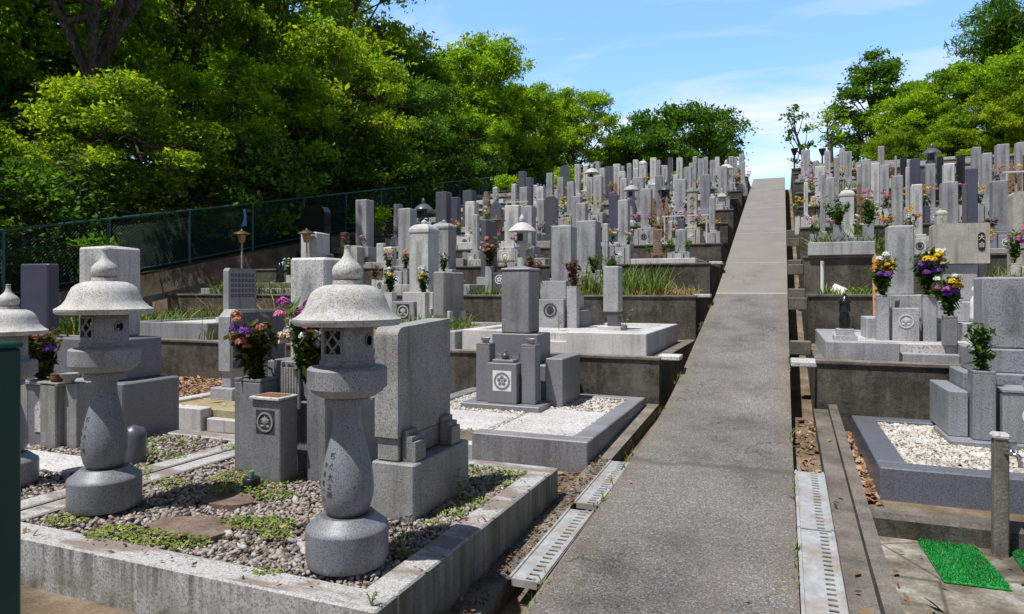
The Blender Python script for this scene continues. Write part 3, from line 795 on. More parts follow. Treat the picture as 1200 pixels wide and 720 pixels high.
# ------------------------------------------------------------------ bouquets
BOUQ = 'flowers standing in grave vases'
def bouquet(x, y, z, h, kind, label, seed, near=True, spread=.5, n_leaf=None):
    t = empty('flower_bouquet', (x, y, z), label, 'flowers', BOUQ)
    rg = np.random.default_rng(seed)
    dry = kind == ('dry',)
    nl = n_leaf or (260 if near else 46)
    # leaves along several stems
    ns = 9 if near else 5
    Vs = []; stems = MB()
    tips = []
    for i in range(ns):
        a = 2*math.pi*i/ns + rg.uniform(-.3,.3); rr = h*spread*.5*rg.uniform(.25,1.0)
        tip = np.array([rr*math.cos(a), rr*math.sin(a), h*rg.uniform(.6,1.0)])
        tips.append(tip)
        k = nl//ns
        f = rg.uniform(.12,1.0,k)[:,None]
        c = tip[None]*np.concatenate([f**1.4,f**1.4,f],1)+rg.normal(0,.055*h,(k,3))
        yaw = rg.uniform(0,6.28,k); s = (h*(.078 if near else .10))*rg.lognormal(0,.3,k)[:,None]
        u = np.stack([np.cos(yaw),np.sin(yaw),rg.normal(.35,.5,k)],1); w = np.stack([-np.sin(yaw),np.cos(yaw),rg.normal(0,.35,k)],1)
        Vs.append(np.stack([c-u*s, c+w*s*.42, c+u*s, c-w*s*.42],1))
        if near: stems.tube([(0,0,-.03), tuple(tip*np.array([.35,.35,.5])), tuple(tip)], [.0035,.003,.002], 5)
    Vv = np.concatenate(Vs).reshape(-1,3); n = len(Vv)//4
    lm = M['dry_leaf'] if dry else (M['bouquet_dull'] if 'dull' in kind else M['bouquet_leaf'])
    link(bpy.data.objects.new('foliage', np_mesh('foliage', Vv, np.arange(4*n).reshape(n,4), lm)), t)
    if near: stems.build('stem', M['leaf_under'] if not dry else M['wood'], t)
    cols = [c for c in kind if c not in ('dry','dull','green')]
    if dry or not cols: return t
    # blossoms: balls of overlapping petals
    def petals(c, r, k):
        d = rg.normal(size=(k,3)); d /= np.linalg.norm(d,axis=1)[:,None]; d[:,2] = np.abs(d[:,2])*.8+.1*d[:,2]
        p = c+d*r*rg.uniform(.55,1,(k,1))
        tn = np.cross(d, rg.normal(size=(k,3))); tn /= np.linalg.norm(tn,axis=1)[:,None]+1e-9; bn = np.cross(d,tn)
        s = r*.42
        return np.stack([p-tn*s, p+bn*s*.6+d*s*.2, p+tn*s, p-bn*s*.6+d*s*.2],1)
    if near:
        nb = max(len(cols)*3, 7)
        for i in range(nb):
            cn = cols[i*len(cols)//nb]
            a = rg.uniform(0,6.28); rr = h*spread*.42*math.sqrt(rg.uniform(0,1))
            # taller colours first
            zz = h*(1.0-.52*i/nb)*rg.uniform(.92,1.06)
            fr = -abs(rr*math.sin(a))-.07*h
            c = np.array([rr*math.cos(a), fr, zz]); r = h*rg.uniform(.075,.11)
            P4 = petals(c*np.array([1,1,1]), r, 70).reshape(-1,3)
            link(bpy.data.objects.new('blossom', np_mesh('blossom', P4, np.arange(len(P4)).reshape(-1,4), M['f_'+cn])), t)
    else:
        for ci, cn in enumerate(cols[:2]):
            Q = []
            for i in range(3 if len(cols) > 1 else 5):
                a = rg.uniform(0,6.28); rr = h*spread*.45*math.sqrt(rg.uniform(0,1))
                Q.append(petals(np.array([rr*math.cos(a), -abs(rr*math.sin(a))*.9, h*rg.uniform(.55,1.02)]), h*rg.uniform(.10,.15), 16))
            P4 = np.concatenate(Q).reshape(-1,3)
            link(bpy.data.objects.new('blossoms', np_mesh('blossoms', P4, np.arange(len(P4)).reshape(-1,4), M['f_'+cn])), t)
    return t

# ------------------------------------------------------------------ gravestones
def shaftmat(base):
    """same granite, with the soft darker strip of small worn carved characters down the front"""
    m = M[base].copy(); m.name = base + '_carved_face'
    nt = m.node_tree; b = [n for n in nt.nodes if n.type == 'BSDF_PRINCIPLED'][0]
    src = b.inputs['Base Color'].links[0].from_socket
    T = NT.__new__(NT); T.m = m; T.t = nt
    g = T.sep(nt.nodes.new('ShaderNodeTexCoord').outputs['Generated'])
    nrm = T.sep(T.n('ShaderNodeNewGeometry').outputs['Normal'])
    fx = T.ramp(g[0], [(.26, 0.0), (.42, 1.0), (.58, 1.0), (.74, 0.0)], 'EASE')
    fz = T.ramp(g[2], [(.08, 0.0), (.22, 1.0), (.78, 1.0), (.92, 0.0)], 'EASE')
    fr = T.maprange(nrm[1], -.5, -.9)
    k = T.math('MULTIPLY', T.math('MULTIPLY', fx, fz), fr)
    nz = T.noise(T.scale(T.obj(), (30, 30, 14)), 1.0, 3, .7)
    k = T.math('MULTIPLY', k, T.ramp(nz, [(.3, .15), (.65, .6)]))
    o = T.mix(k, src, (.09, .09, .10)); nt.links.new(o, b.inputs['Base Color'])
    return m
SM = {k: shaftmat(k) for k in ('pale','grey','bluegrey','lilac','cream','monument','altar')}

def dome_cap(mb, w, d, z, h, knob=True):
    n = 7; L = []
    for i in range(n):
        t = i/(n-1); s = 1.06*math.cos(t*math.pi/2*.92); L.append((s, z + h*math.sin(t*math.pi/2)))
    mb.box(-w/2*1.06, w/2*1.06, -d/2*1.06, d/2*1.06, z-.025, z, .004)
    vs = []; fs = []
    for s, zz in L: vs += [(-w/2*s,-d/2*s,zz),(w/2*s,-d/2*s,zz),(w/2*s,d/2*s,zz),(-w/2*s,d/2*s,zz)]
    for i in range(n-1):
        for k in range(4): fs.append((4*i+k, 4*i+(k+1)%4, 4*i+4+(k+1)%4, 4*i+4+k))
    fs.append(tuple(4*(n-1)+k for k in range(4)))
    mb.add(vs, fs)
    if knob: mb.lathe([[(w*.10,z+h*.96),(w*.15,z+h*1.15),(w*.13,z+h*1.32),(w*.04,z+h*1.5),(0,z+h*1.62)]], 12)

def peak_box(mb, x0, x1, y0, y1, z0, z1, rise, b=.008):
    """square shaft with a very shallow pyramid top"""
    mb.box(x0, x1, y0, y1, z0, z1-rise, b)
    cx, cy = (x0+x1)/2, (y0+y1)/2; z = z1-rise; e = b
    vs = [(x0+e,y0+e,z),(x1-e,y0+e,z),(x1-e,y1-e,z),(x0+e,y1-e,z),(cx,cy,z1)]
    mb.add(vs, [(0,1,4),(1,2,4),(2,3,4),(3,0,4)])

def round_top(w, z0, z1, r, n=7):
    """outline (x, z) of a slab with rounded shoulders"""
    p = [(-w/2, z0), (w/2, z0)]
    for i in range(n+1):
        a = math.pi/2*i/n; p.append((w/2-r+r*math.cos(a), z1-r+r*math.sin(a)))
    for i in range(n+1):
        a = math.pi/2+math.pi/2*i/n; p.append((-w/2+r+r*math.cos(a), z1-r+r*math.sin(a)))
    return p

GG = 'granite gravestones of the hillside terraces'
def gravestone(x, y, z, w, h, style, tint, label, detail=1, rz=0.0, vases=True, kind='ring', seed=0):
    rg = random.Random(seed)
    m = M[tint]; sm = SM.get(tint, m)
    if style == 'lantern': return far_lantern(x, y, z, h, tint, label)
    t = empty('gravestone', (x, y, z), label, 'gravestone', GG, rz)
    hb = .15*h; hp = .15*h; zb = hb; zp = hb+hp
    j = .0
    if style in ('pillar','domed','ornate'):
        b = MB(); b.box(-w*1.15, w*1.15, -w*.95, w*1.1, -.12, zb, .008); b.build('base', m if seed % 3 else M['bluegrey'], t)
        b = MB(); b.box(-w*.80, w*.80, -w*.62, w*.85, zb+j, zp, .008); b.build('pedestal', m, t)
        b = MB()
        if style == 'pillar':
            if rg.random() < .5: peak_box(b, -w/2, w/2, -w*.38, w*.62, zp, h, w*.10)
            else: b.box(-w/2, w/2, -w*.38, w*.62, zp, h, .014)
            b.build('shaft', sm, t)
        elif style == 'domed':
            s = MB(); s.box(-w/2, w/2, -w*.5, w*.5, zp, h*.86, .008); s.build('shaft', sm, t)
            dome_cap(b, w, w, h*.86+.025, h*.075); b.build('shaft_cap', m, t)
        else:
            b.box(-w/2, w/2, -w*.35, w*.55, zp, h*.93, .01); s = b.build('shaft', sm, t)
            c = MB(); c.prism([(w*.6*math.cos(a), h*.93+.002+h*.07*math.sin(a)) for a in [math.pi*i/10 for i in range(11)]], 'y', -w*.42, w*.6); c.build('shaft_cap', m, t)
            e = MB()
            for q in range(4): 
                zz = zp+(h*.86-zp)*(q+.5)/4
                e.tube([(-w*.22*math.cos(a*1.0), -w*.352, zz+w*.22*math.sin(a)) for a in [math.pi*1.3*i/8 for i in range(9)]], .008, 4)
            e.build('carving', M['engrave'], s)
    elif style in ('slab','roundslab','pointed'):
        d = max(.12, w*.35)
        b = MB(); b.box(-w*.75, w*.75, -d*1.3, d*1.3, -.12, zb, .008); b.build('base', m, t)
        b = MB()
        if style == 'slab': b.box(-w/2, w/2, -d/2, d/2, zb, h, .012)
        elif style == 'roundslab': b.prism(round_top(w, zb, h, w*.33), 'y', -d/2, d/2)
        else: b.prism([(-w/2,zb),(w/2,zb),(w*.5,h*.82),(w*.32,h*.93),(0,h),(-w*.32,h*.93),(-w*.5,h*.82)], 'y', -d/2, d/2)
        b.build('slab', m, t)
        vases = vases and style != 'slab'
    elif style == 'record':
        # thin slab standing edge-on, its written face turned to the side
        L = .55
        b = MB(); b.box(-w*.9, w*.9, -.08, L+.08, -.12, h*.2, .006); b.build('base', M['grey'], t)
        b = MB(); b.box(-w*.5, w*.5, 0, L, h*.2, h, .02); b.build('slab', m, t)
        b = MB(); b.box(-w*.5-.004, -w*.5+.03, -.003, .0, h*.2, h, 0)
        vases = False
    elif style == 'rough':
        b = MB(); b.box(-w*1.0, w*1.0, -w*.7, w*.7, -.12, zb, .02); b.build('base', m, t)
        b = MB(); vs = []; fs = []; n = 9; L = 8
        for i in range(L):
            zz = zb+(h-zb)*i/(L-1); s = 1-.35*(i/(L-1))**3
            for k in range(n):
                a = 2*math.pi*k/n; q = w*.55*s*rg.uniform(.82,1.15); vs.append((q*math.cos(a), q*.6*math.sin(a), zz))
        for i in range(L-1):
            for k in range(n): fs.append((i*n+k, i*n+(k+1)%n, (i+1)*n+(k+1)%n, (i+1)*n+k))
        fs.append(tuple((L-1)*n+k for k in range(n))); b.add(vs, fs); b.build('slab', m, t)
    elif style == 'western':
        b = MB(); b.box(-w*.62, w*.62, -.28, .28, -.12, zb, .008); b.build('base', m, t)
        b = MB(); b.prism(round_top(w, zb, h, .05), 'y', -.12, .12); b.build('slab', sm, t)
    elif style == 'stupa':
        b = MB(); b.box(-w*.8, w*.8, -w*.8, w*.8, -.12, zb, .008); b.box(-w/2, w/2, -w/2, w/2, zb, h*.38, .006); b.build('base', m, t)
        MB().ball((0,0,h*.48), w*.55, (1,1,.9)).build('body', m, t)
        b = MB(); L = [(w*.72,h*.57),(w*.74,h*.60),(w*.25,h*.76)]
        vs = []; fs = []
        for s, zz in L: vs += [(-s,-s,zz),(s,-s,zz),(s,s,zz),(-s,s,zz)]
        for i in range(2):
            for k in range(4): fs.append((4*i+k, 4*i+(k+1)%4, 4*i+4+(k+1)%4, 4*i+4+k))
        fs += [(3,2,1,0),(8,9,10,11)]; b.add(vs, fs); b.build('roof', m, t)
        MB().lathe([[(w*.18,h*.76),(w*.24,h*.82),(w*.12,h*.86),(w*.22,h*.9),(w*.12,h*.97),(0,h)]], 12).build('finial', m, t)
    if detail >= 1 and style in ('pillar','domed','ornate','western','roundslab','pointed','rough'):
        aw = max(.10, min(w*.46, .16)); ad = .16
        y1 = -w*.95-.004 if style in ('pillar','domed','ornate') else -.30
        ah = h*.235
        b = MB(); b.box(-aw, aw, y1-ad, y1, -.12, ah, .006); a = b.build('altar_box', m, t)
        if detail >= 2 or seed % 2 == 0:
            crest(a, 0, y1-ad, ah*.55, min(aw*.62, ah*.36), ['ring','plum','cross','ring'][seed % 4], M['white_stone'] if seed % 3 else M['engrave'])
        if vases:
            vw = .05
            for sg in (-1, 1):
                cx = sg*(aw+.012+vw); v = MB(); vase_mesh(v, cx-vw, cx+vw, y1-ad*.9, y1-ad*.9+.10, -.12, ah*1.12); v.build('flower_vase', m, t)
    return t
def vase_tops(w, h, style):
    """where bouquets stand, relative to the stone"""
    aw = max(.10, min(w*.46, .16)); ad = .16
    y1 = -w*.95-.004 if style in ('pillar','domed','ornate') else -.30
    return [(sg*(aw+.062), y1-ad*.9+.05, h*.235*1.12) for sg in (-1, 1)]

GRAVES = [
('L', 2, -9.4, 11.91, 0.43, 1.29, 'pillar', 'pale', ''),
('L', 2, -7.09, 11.91, 0.28, 1.7, 'pillar', 'grey', 'yellowpink'),
('L', 2, -6.24, 11.91, 0.36, 1.43, 'domed', 'grey', 'greenwhite'),
('L', 2, -5.38, 11.91, 0.13, 1.4, 'record', 'dark', ''),

('L', 2, -3.98, 11.91, 0.1, 1.24, 'record', 'dark', ''),
('L', 2, -3.3, 11.91, 0.38, 1.28, 'pillar', 'grey', 'dry'),
('L', 2, -2.86, 11.47, 0.1, 1.19, 'pillar', 'grey', ''),
('L', 3, -11.15, 14.22, 0.72, 1.61, 'roundslab', 'black', ''),
('L', 3, -9.7, 14.22, 0.33, 1.68, 'pillar', 'grey', 'redwhite'),
('L', 3, -6.62, 14.22, 0.13, 1.19, 'pillar', 'grey', ''),
('L', 3, -5.67, 14.22, 0.35, 1.35, 'pillar', 'pale', ''),
('L', 3, -5.15, 13.74, 0.26, 1.28, 'pillar', 'grey', ''),
('L', 3, -4.08, 14.22, 0.22, 1.33, 'pillar', 'grey', 'pinkcream'),
('L', 3, -3.15, 14.22, 0.22, 1.37, 'pillar', 'grey', 'yellowwhite'),
('L', 4, -10.02, 16.34, 0.19, 1.34, 'pillar', 'grey', ''),
('L', 4, -9.2, 16.34, 0.19, 1.47, 'lantern', 'dark', ''),
('L', 4, -8.59, 16.34, 0.34, 1.58, 'pillar', 'dark', ''),
('L', 4, -8.21, 16.34, 0.21, 1.42, 'pillar', 'violet', ''),
('L', 4, -7.74, 16.34, 0.28, 1.3, 'pillar', 'pale', 'yellow'),
('L', 4, -7.01, 16.34, 0.29, 1.27, 'pointed', 'dark', ''),
('L', 4, -5.89, 16.73, 0.22, 1.3, 'pillar', 'grey', ''),
('L', 4, -5.48, 16.34, 0.3, 1.3, 'roundslab', 'dark', ''),
('L', 4, -4.81, 16.34, 0.22, 1.29, 'pillar', 'lilac', ''),
('L', 4, -3.87, 16.34, 0.23, 1.26, 'slab', 'violet', ''),
('L', 4, -3.06, 16.34, 0.25, 1.36, 'pillar', 'grey', 'pink'),
('L', 4, -1.98, 16.34, 0.22, 1.32, 'ornate', 'cream', 'pink'),
('L', 4, -1.57, 16.73, 0.14, 1.13, 'pillar', 'grey', ''),
('L', 5, -8.75, 18.3, 0.31, 1.31, 'pillar', 'dark', ''),
('L', 5, -8.16, 18.3, 0.25, 1.22, 'rough', 'brown', ''),
('L', 5, -7.45, 18.7, 0.14, 1.46, 'pillar', 'pale', ''),
('L', 5, -6.97, 18.3, 0.24, 1.28, 'pillar', 'grey', 'yellow'),
('L', 5, -6.46, 18.3, 0.21, 1.28, 'pillar', 'pale', ''),
('L', 5, -5.99, 18.3, 0.1, 1.17, 'pillar', 'grey', ''),
('L', 5, -5.56, 18.3, 0.2, 1.37, 'pillar', 'lilac', 'yellow'),
('L', 5, -4.77, 18.3, 0.24, 1.47, 'pillar', 'grey', ''),
('L', 5, -4.05, 18.3, 0.19, 1.37, 'pillar', 'grey', ''),
('L', 5, -3.76, 17.9, 0.11, 1.24, 'lantern', 'grey', ''),
('L', 5, -3.71, 18.7, 0.28, 1.44, 'pillar', 'lilac', ''),
('L', 5, -3.1, 18.3, 0.18, 1.38, 'pillar', 'bluegrey', ''),
('L', 5, -2.91, 18.3, 0.16, 1.25, 'lantern', 'dark', ''),
('L', 5, -2.51, 18.3, 0.27, 1.23, 'pillar', 'lilac', 'white'),
('L', 5, -1.89, 18.3, 0.24, 1.33, 'pillar', 'bluegrey', ''),
('L', 6, -7.8, 20.3, 0.23, 1.56, 'pillar', 'dark', ''),
('L', 6, -7.41, 19.9, 0.2, 1.28, 'pillar', 'dark', ''),
('L', 6, -6.86, 20.3, 0.2, 1.47, 'pillar', 'grey', ''),
('L', 6, -6.37, 19.9, 0.19, 1.24, 'pillar', 'grey', 'yellow'),
('L', 6, -5.55, 20.3, 0.19, 1.25, 'pillar', 'grey', ''),
('L', 6, -4.54, 20.3, 0.19, 1.37, 'pillar', 'pale', ''),
('L', 6, -4.14, 20.7, 0.13, 1.09, 'pillar', 'pale', ''),
('L', 6, -4.04, 19.9, 0.15, 1.34, 'pillar', 'pale', ''),
('L', 6, -3.0, 20.7, 0.15, 1.23, 'pillar', 'pale', 'yellow'),
('L', 6, -2.59, 20.3, 0.19, 1.37, 'pillar', 'lilac', ''),
('L', 6, -1.64, 20.7, 0.24, 1.4, 'pillar', 'lilac', ''),
('L', 6, -1.6, 19.9, 0.19, 0.63, 'stupa', 'grey', ''),
('L', 7, -7.0, 22.3, 0.31, 1.49, 'roundslab', 'dark', ''),
('L', 7, -6.42, 21.9, 0.18, 1.43, 'pillar', 'pale', ''),
('L', 7, -5.92, 21.9, 0.23, 1.43, 'lantern', 'pale', ''),
('L', 7, -5.77, 22.7, 0.18, 1.41, 'pillar', 'pale', ''),
('L', 7, -5.33, 21.9, 0.23, 1.3, 'pillar', 'dark', ''),
('L', 7, -5.26, 22.7, 0.24, 1.49, 'pillar', 'pale', ''),
('L', 7, -3.58, 22.3, 0.19, 1.28, 'pillar', 'grey', 'white'),
('L', 7, -2.69, 22.3, 0.22, 1.3, 'pillar', 'lilac', ''),
('L', 7, -1.67, 22.3, 0.15, 1.33, 'lantern', 'pale', ''),
('L', 8, -7.62, 24.3, 0.14, 1.11, 'pillar', 'grey', ''),
('L', 8, -6.81, 24.3, 0.16, 1.34, 'pillar', 'pale', ''),
('L', 8, -6.35, 24.3, 0.16, 1.44, 'pillar', 'grey', ''),
('L', 8, -5.41, 24.3, 0.12, 1.21, 'pillar', 'grey', ''),
('L', 8, -5.18, 24.3, 0.16, 1.29, 'pillar', 'grey', ''),
('L', 8, -4.67, 24.3, 0.25, 1.41, 'domed', 'pale', ''),
('L', 8, -4.12, 24.3, 0.12, 1.34, 'pillar', 'grey', ''),
('L', 8, -3.71, 24.3, 0.15, 1.4, 'pillar', 'dark', ''),
('L', 8, -3.33, 23.9, 0.2, 1.3, 'pillar', 'pale', ''),
('L', 8, -2.64, 24.3, 0.23, 1.29, 'pillar', 'lilac', ''),
('L', 8, -2.27, 24.3, 0.17, 1.21, 'pillar', 'grey', ''),
('L', 8, -1.65, 24.3, 0.17, 1.28, 'pillar', 'grey', ''),
('L', 8, -1.62, 24.3, 0.12, 0.95, 'pillar', 'dark', ''),
('L', 8, -1.27, 24.3, 0.14, 1.08, 'pillar', 'grey', ''),
('L', 9, -5.36, 26.36, 0.2, 1.25, 'pillar', 'pale', ''),
('L', 9, -4.67, 26.36, 0.23, 1.3, 'pillar', 'pale', ''),
('L', 9, -3.15, 26.77, 0.16, 1.29, 'pillar', 'grey', ''),
('L', 9, -2.7, 26.36, 0.15, 1.18, 'pillar', 'grey', ''),
('L', 9, -2.29, 26.36, 0.16, 1.15, 'pillar', 'pale', ''),
('L', 9, -1.64, 26.36, 0.12, 1.1, 'pillar', 'grey', ''),
('L', 10, -1.77, 29.0, 0.2, 0.63, 'pillar', 'grey', 'yellow'),
('L', 10, -1.61, 29.8, 0.2, 1.29, 'pillar', 'grey', ''),
('R', 2, 2.24, 10.54, 0.06, 1.41, 'pillar', 'dark', ''),
('R', 2, 2.87, 10.54, 0.27, 1.26, 'western', 'cream', 'pink'),
('R', 3, 0.64, 12.83, 0.08, 1.43, 'pillar', 'grey', 'pinkcream'),
('R', 3, 1.05, 13.35, 0.23, 1.25, 'domed', 'pale', ''),
('R', 3, 1.77, 12.83, 0.16, 1.32, 'pillar', 'grey', 'orange'),
('R', 3, 2.13, 13.35, 0.17, 1.23, 'pillar', 'pale', 'green'),
('R', 3, 2.61, 13.35, 0.23, 1.26, 'pillar', 'lilac', 'dry'),
('R', 3, 2.7, 12.31, 0.15, 1.29, 'slab', 'violet', 'pinkcream'),
('R', 3, 3.19, 12.83, 0.21, 1.15, 'pillar', 'bluegrey', 'dry'),
('R', 3, 3.67, 12.83, 0.19, 1.29, 'pillar', 'grey', ''),
('R', 4, 0.44, 15.21, 0.08, 0.98, 'pillar', 'pale', ''),
('R', 4, 0.89, 15.21, 0.18, 1.04, 'pillar', 'grey', 'dry'),
('R', 4, 1.42, 15.21, 0.08, 1.25, 'pillar', 'grey', ''),
('R', 4, 1.71, 15.21, 0.15, 1.28, 'pillar', 'pale', 'red'),
('R', 4, 1.92, 15.65, 0.17, 1.32, 'pillar', 'lilac', ''),
('R', 4, 2.21, 14.77, 0.07, 1.1, 'pillar', 'grey', ''),
('R', 4, 2.4, 15.21, 0.16, 1.33, 'pillar', 'violet', ''),
('R', 4, 2.74, 15.65, 0.16, 1.27, 'pillar', 'lilac', 'dry'),
('R', 4, 2.88, 14.77, 0.18, 1.11, 'pillar', 'pale', ''),
('R', 4, 3.58, 15.21, 0.16, 1.34, 'pillar', 'lilac', 'yellow'),
('R', 4, 4.23, 15.21, 0.13, 1.29, 'pillar', 'dark', ''),
('R', 5, 0.81, 17.41, 0.22, 1.0, 'pillar', 'pale', ''),
('R', 5, 1.19, 17.85, 0.11, 1.27, 'pillar', 'grey', ''),
('R', 5, 1.77, 17.41, 0.17, 1.09, 'pillar', 'grey', ''),
('R', 5, 2.52, 17.41, 0.12, 1.11, 'pillar', 'black', ''),
('R', 5, 2.89, 17.41, 0.1, 0.77, 'pillar', 'dark', ''),
('R', 5, 3.23, 17.41, 0.12, 1.06, 'pillar', 'black', ''),
('R', 5, 3.71, 17.85, 0.15, 1.12, 'pillar', 'black', ''),
('R', 5, 3.81, 16.97, 0.16, 1.13, 'pillar', 'lilac', ''),
('R', 5, 4.38, 17.41, 0.23, 1.23, 'pillar', 'lilac', 'orange'),
('R', 5, 4.82, 17.85, 0.17, 1.34, 'pillar', 'lilac', 'pink'),
('R', 6, 0.82, 19.61, 0.14, 0.93, 'pillar', 'grey', ''),
('R', 6, 1.58, 19.61, 0.16, 1.12, 'pillar', 'grey', 'orange'),
('R', 6, 2.34, 19.61, 0.14, 1.19, 'pillar', 'grey', ''),
('R', 6, 2.73, 20.05, 0.05, 1.0, 'pillar', 'grey', ''),
('R', 6, 3.46, 19.61, 0.22, 1.19, 'lantern', 'dark', ''),
('R', 7, 0.62, 21.81, 0.24, 1.04, 'pillar', 'lilac', 'red'),
('R', 7, 1.21, 21.81, 0.16, 0.99, 'pillar', 'grey', 'yellow'),
('R', 7, 1.63, 22.25, 0.14, 1.09, 'pillar', 'grey', ''),
]
SIDE = {'L': 'forest-side', 'R': 'tap-side'}
TINTW = dict(pale='pale granite', grey='grey granite', bluegrey='blue-grey granite', lilac='lilac-grey granite', violet='polished violet', dark='dark granite', black='polished black', cream='cream stone', brown='rough brown')
STYW = dict(pillar='pillar gravestone', domed='dome-capped gravestone', ornate='carved arched gravestone', slab='slab gravestone', roundslab='round-shouldered gravestone', pointed='pointed slab gravestone', record='edge-on record slab', rough='natural-stone gravestone', western='wide low gravestone', stupa='five-ring stone stupa', lantern='stone lantern')
FLW = {'dry': ('dry',), 'greenwhite': ('green','white'), 'yellowpink': ('yellow','pink','white'), 'redwhite': ('red','white','dull'), 'yellow': ('yellow','green'), 'pinkcream': ('pink','cream'), 'white': ('white','green'), 'pink': ('pink','magenta'), 'yellowwhite': ('yellow','white'), 'red': ('red','pink','dull'), 'orange': ('orange','dull','yellow'), 'green': ('green',)}
FLN = {'dry': 'dried brown', 'greenwhite': 'green and white', 'yellowpink': 'yellow and pink', 'redwhite': 'red and white', 'yellow': 'yellow', 'pinkcream': 'pink and cream', 'white': 'white', 'pink': 'pink', 'yellowwhite': 'yellow and white', 'red': 'red', 'orange': 'orange', 'green': 'leafy green'}

def uv(x, y, z):
    c_, s_ = math.cos(R(21.9)), math.sin(R(21.9)); d = y*c_-x*s_
    return 600+790*(x*c_+y*s_)/d, 340+790*(1.6-z)/d
# smaller stones standing in the gaps between the tall ones
rq = random.Random(9)
allg = [tuple(g) if g[8] else tuple(g[:8])+(rq.choice(('','','','yellow','green','pinkcream','orange','white','dry','yellowpink','red')),) for g in GRAVES]
rf = random.Random(41)
for side, T in (('L', TL), ('R', TR)):
    for k in range(2, 11):
        y0 = T[k-1][0]; y1 = T[k][0] if k < len(T) else y0+4.5; zz = T[k-1][1]
        for _ in range(60):
            yy = y0+rf.uniform(.30,.80)*(y1-y0); xx = rf.uniform(-12.0,-1.75) if side == 'L' else rf.uniform(.75,9.0)
            u, v = uv(xx, yy, zz+.8)
            if not (380 < u < 1215) or (side == 'L' and u < 560 and k > 3): continue
            w = rf.choice((.14,.17,.2,.22,.25)); h = rf.uniform(.55,1.0)
            if side == 'L' and k == 2 and xx > -3.4: continue
            if side == 'R' and (k >= 7 or k >= 5 and u > 1040): continue
            if side == 'L' and k >= 9: continue
            if side == 'R' and k == 2 and xx < 1.75: continue
            if side == 'R' and k == 3 and xx < 1.3: continue
            if all(abs(g[2]-xx) > (g[4]+w)/2+.22 or abs(g[3]-yy) > .75 for g in allg if g[0] == side and g[1] == k):
                if sum(1 for g in allg if g[0] == side and g[1] == k) > 13: break
                allg.append((side, k, xx, yy, w, h, rf.choice(('pillar','pillar','western','slab','domed','roundslab','stupa')), rf.choice(('pale','grey','cream','pale','bluegrey','dark','brown')), rf.choice(('','green','yellow','red','green','dry','pinkcream','white','pinkcream'))))
rows = {}
for g in allg: rows.setdefault((g[0], g[1]), []).append(g)
gs = 0
for (side, k), lst in sorted(rows.items()):
    T = TL if side == 'L' else TR
    lst.sort(key=lambda g: abs(g[2]))
    for i, (s_, k_, x, y, w, h, st, ti, fl) in enumerate(lst):
        gs += 1
        z = T[k-1][1]+.10
        lab = '%s %s, %s from the path on the %s %s terrace' % (TINTW[ti], STYW[st], ORD[i], ORD[k-1], SIDE[side])
        det = 2 if k <= 3 else (1 if k <= 6 else 0)
        gravestone(x, y, z, w, h, st, ti, lab, det, rf.gauss(0, .02), seed=gs)
        if fl and st not in ('record','slab','lantern','stupa'):
            for q, (dx, dy, dz_) in enumerate(vase_tops(w, h, st)):
                hh = .34 if k < 6 else .30
                if det == 0: dz_ = h*.30
                lb = '%s bouquet, %s vase of the %s stone from the path, %s %s terrace' % (FLN[fl], ('outer' if (q == 0) == (side == 'L') else 'inner'), ORD[i], ORD[k-1], SIDE[side])
                bouquet(x+dx, y+dy, z+dz_, hh*rf.uniform(.85,1.2), FLW[fl], lb, gs*7+q, near=k <= 2, spread=.75)
# low kerbs round the plots of each terrace
rk = random.Random(5)
for side, T in (('L', TL), ('R', TR)):
    for k in range(2, 10):
        y0 = T[k-1][0]; y1 = T[k][0]; z = T[k-1][1]; n = 0
        xx = -1.5 if side == 'L' else .55
        while n < 7:
            w = rk.uniform(1.3, 2.1)
            xa, xb = (xx-w, xx) if side == 'L' else (xx, xx+w)
            u0 = uv(xa, y0, z)[0]; u1 = uv(xb, y0, z)[0]
            if xa < -12.2 or u0 > 1215 or u1 < 200: break
            skip = (side == 'L' and k == 2 and xb > -3.5) or (side == 'L' and k == 3 and n == 1) or (side == 'R' and k in (2, 3) and n == 0) or rk.random() < .12
            if not skip:
                kerb_frame(xa+.03, xb-.03, y0+rk.uniform(.16,.3), y1-.12, z, z+rk.uniform(.12,.24), .11, M[rk.choice(('kerb','pale','grey','grey','kerb'))],
                    'low granite kerb, %s plot from the path on the %s %s terrace' % (ORD[n], ORD[k-1], SIDE[side]), gap=((xa+xb)/2-.25, (xa+xb)/2+.25) if rk.random() < .5 else None,
                    fill=M[rk.choice(('terrace','tile','kerb'))] if rk.random() < .6 else None)
            n += 1
            xx += (-w if side == 'L' else w)

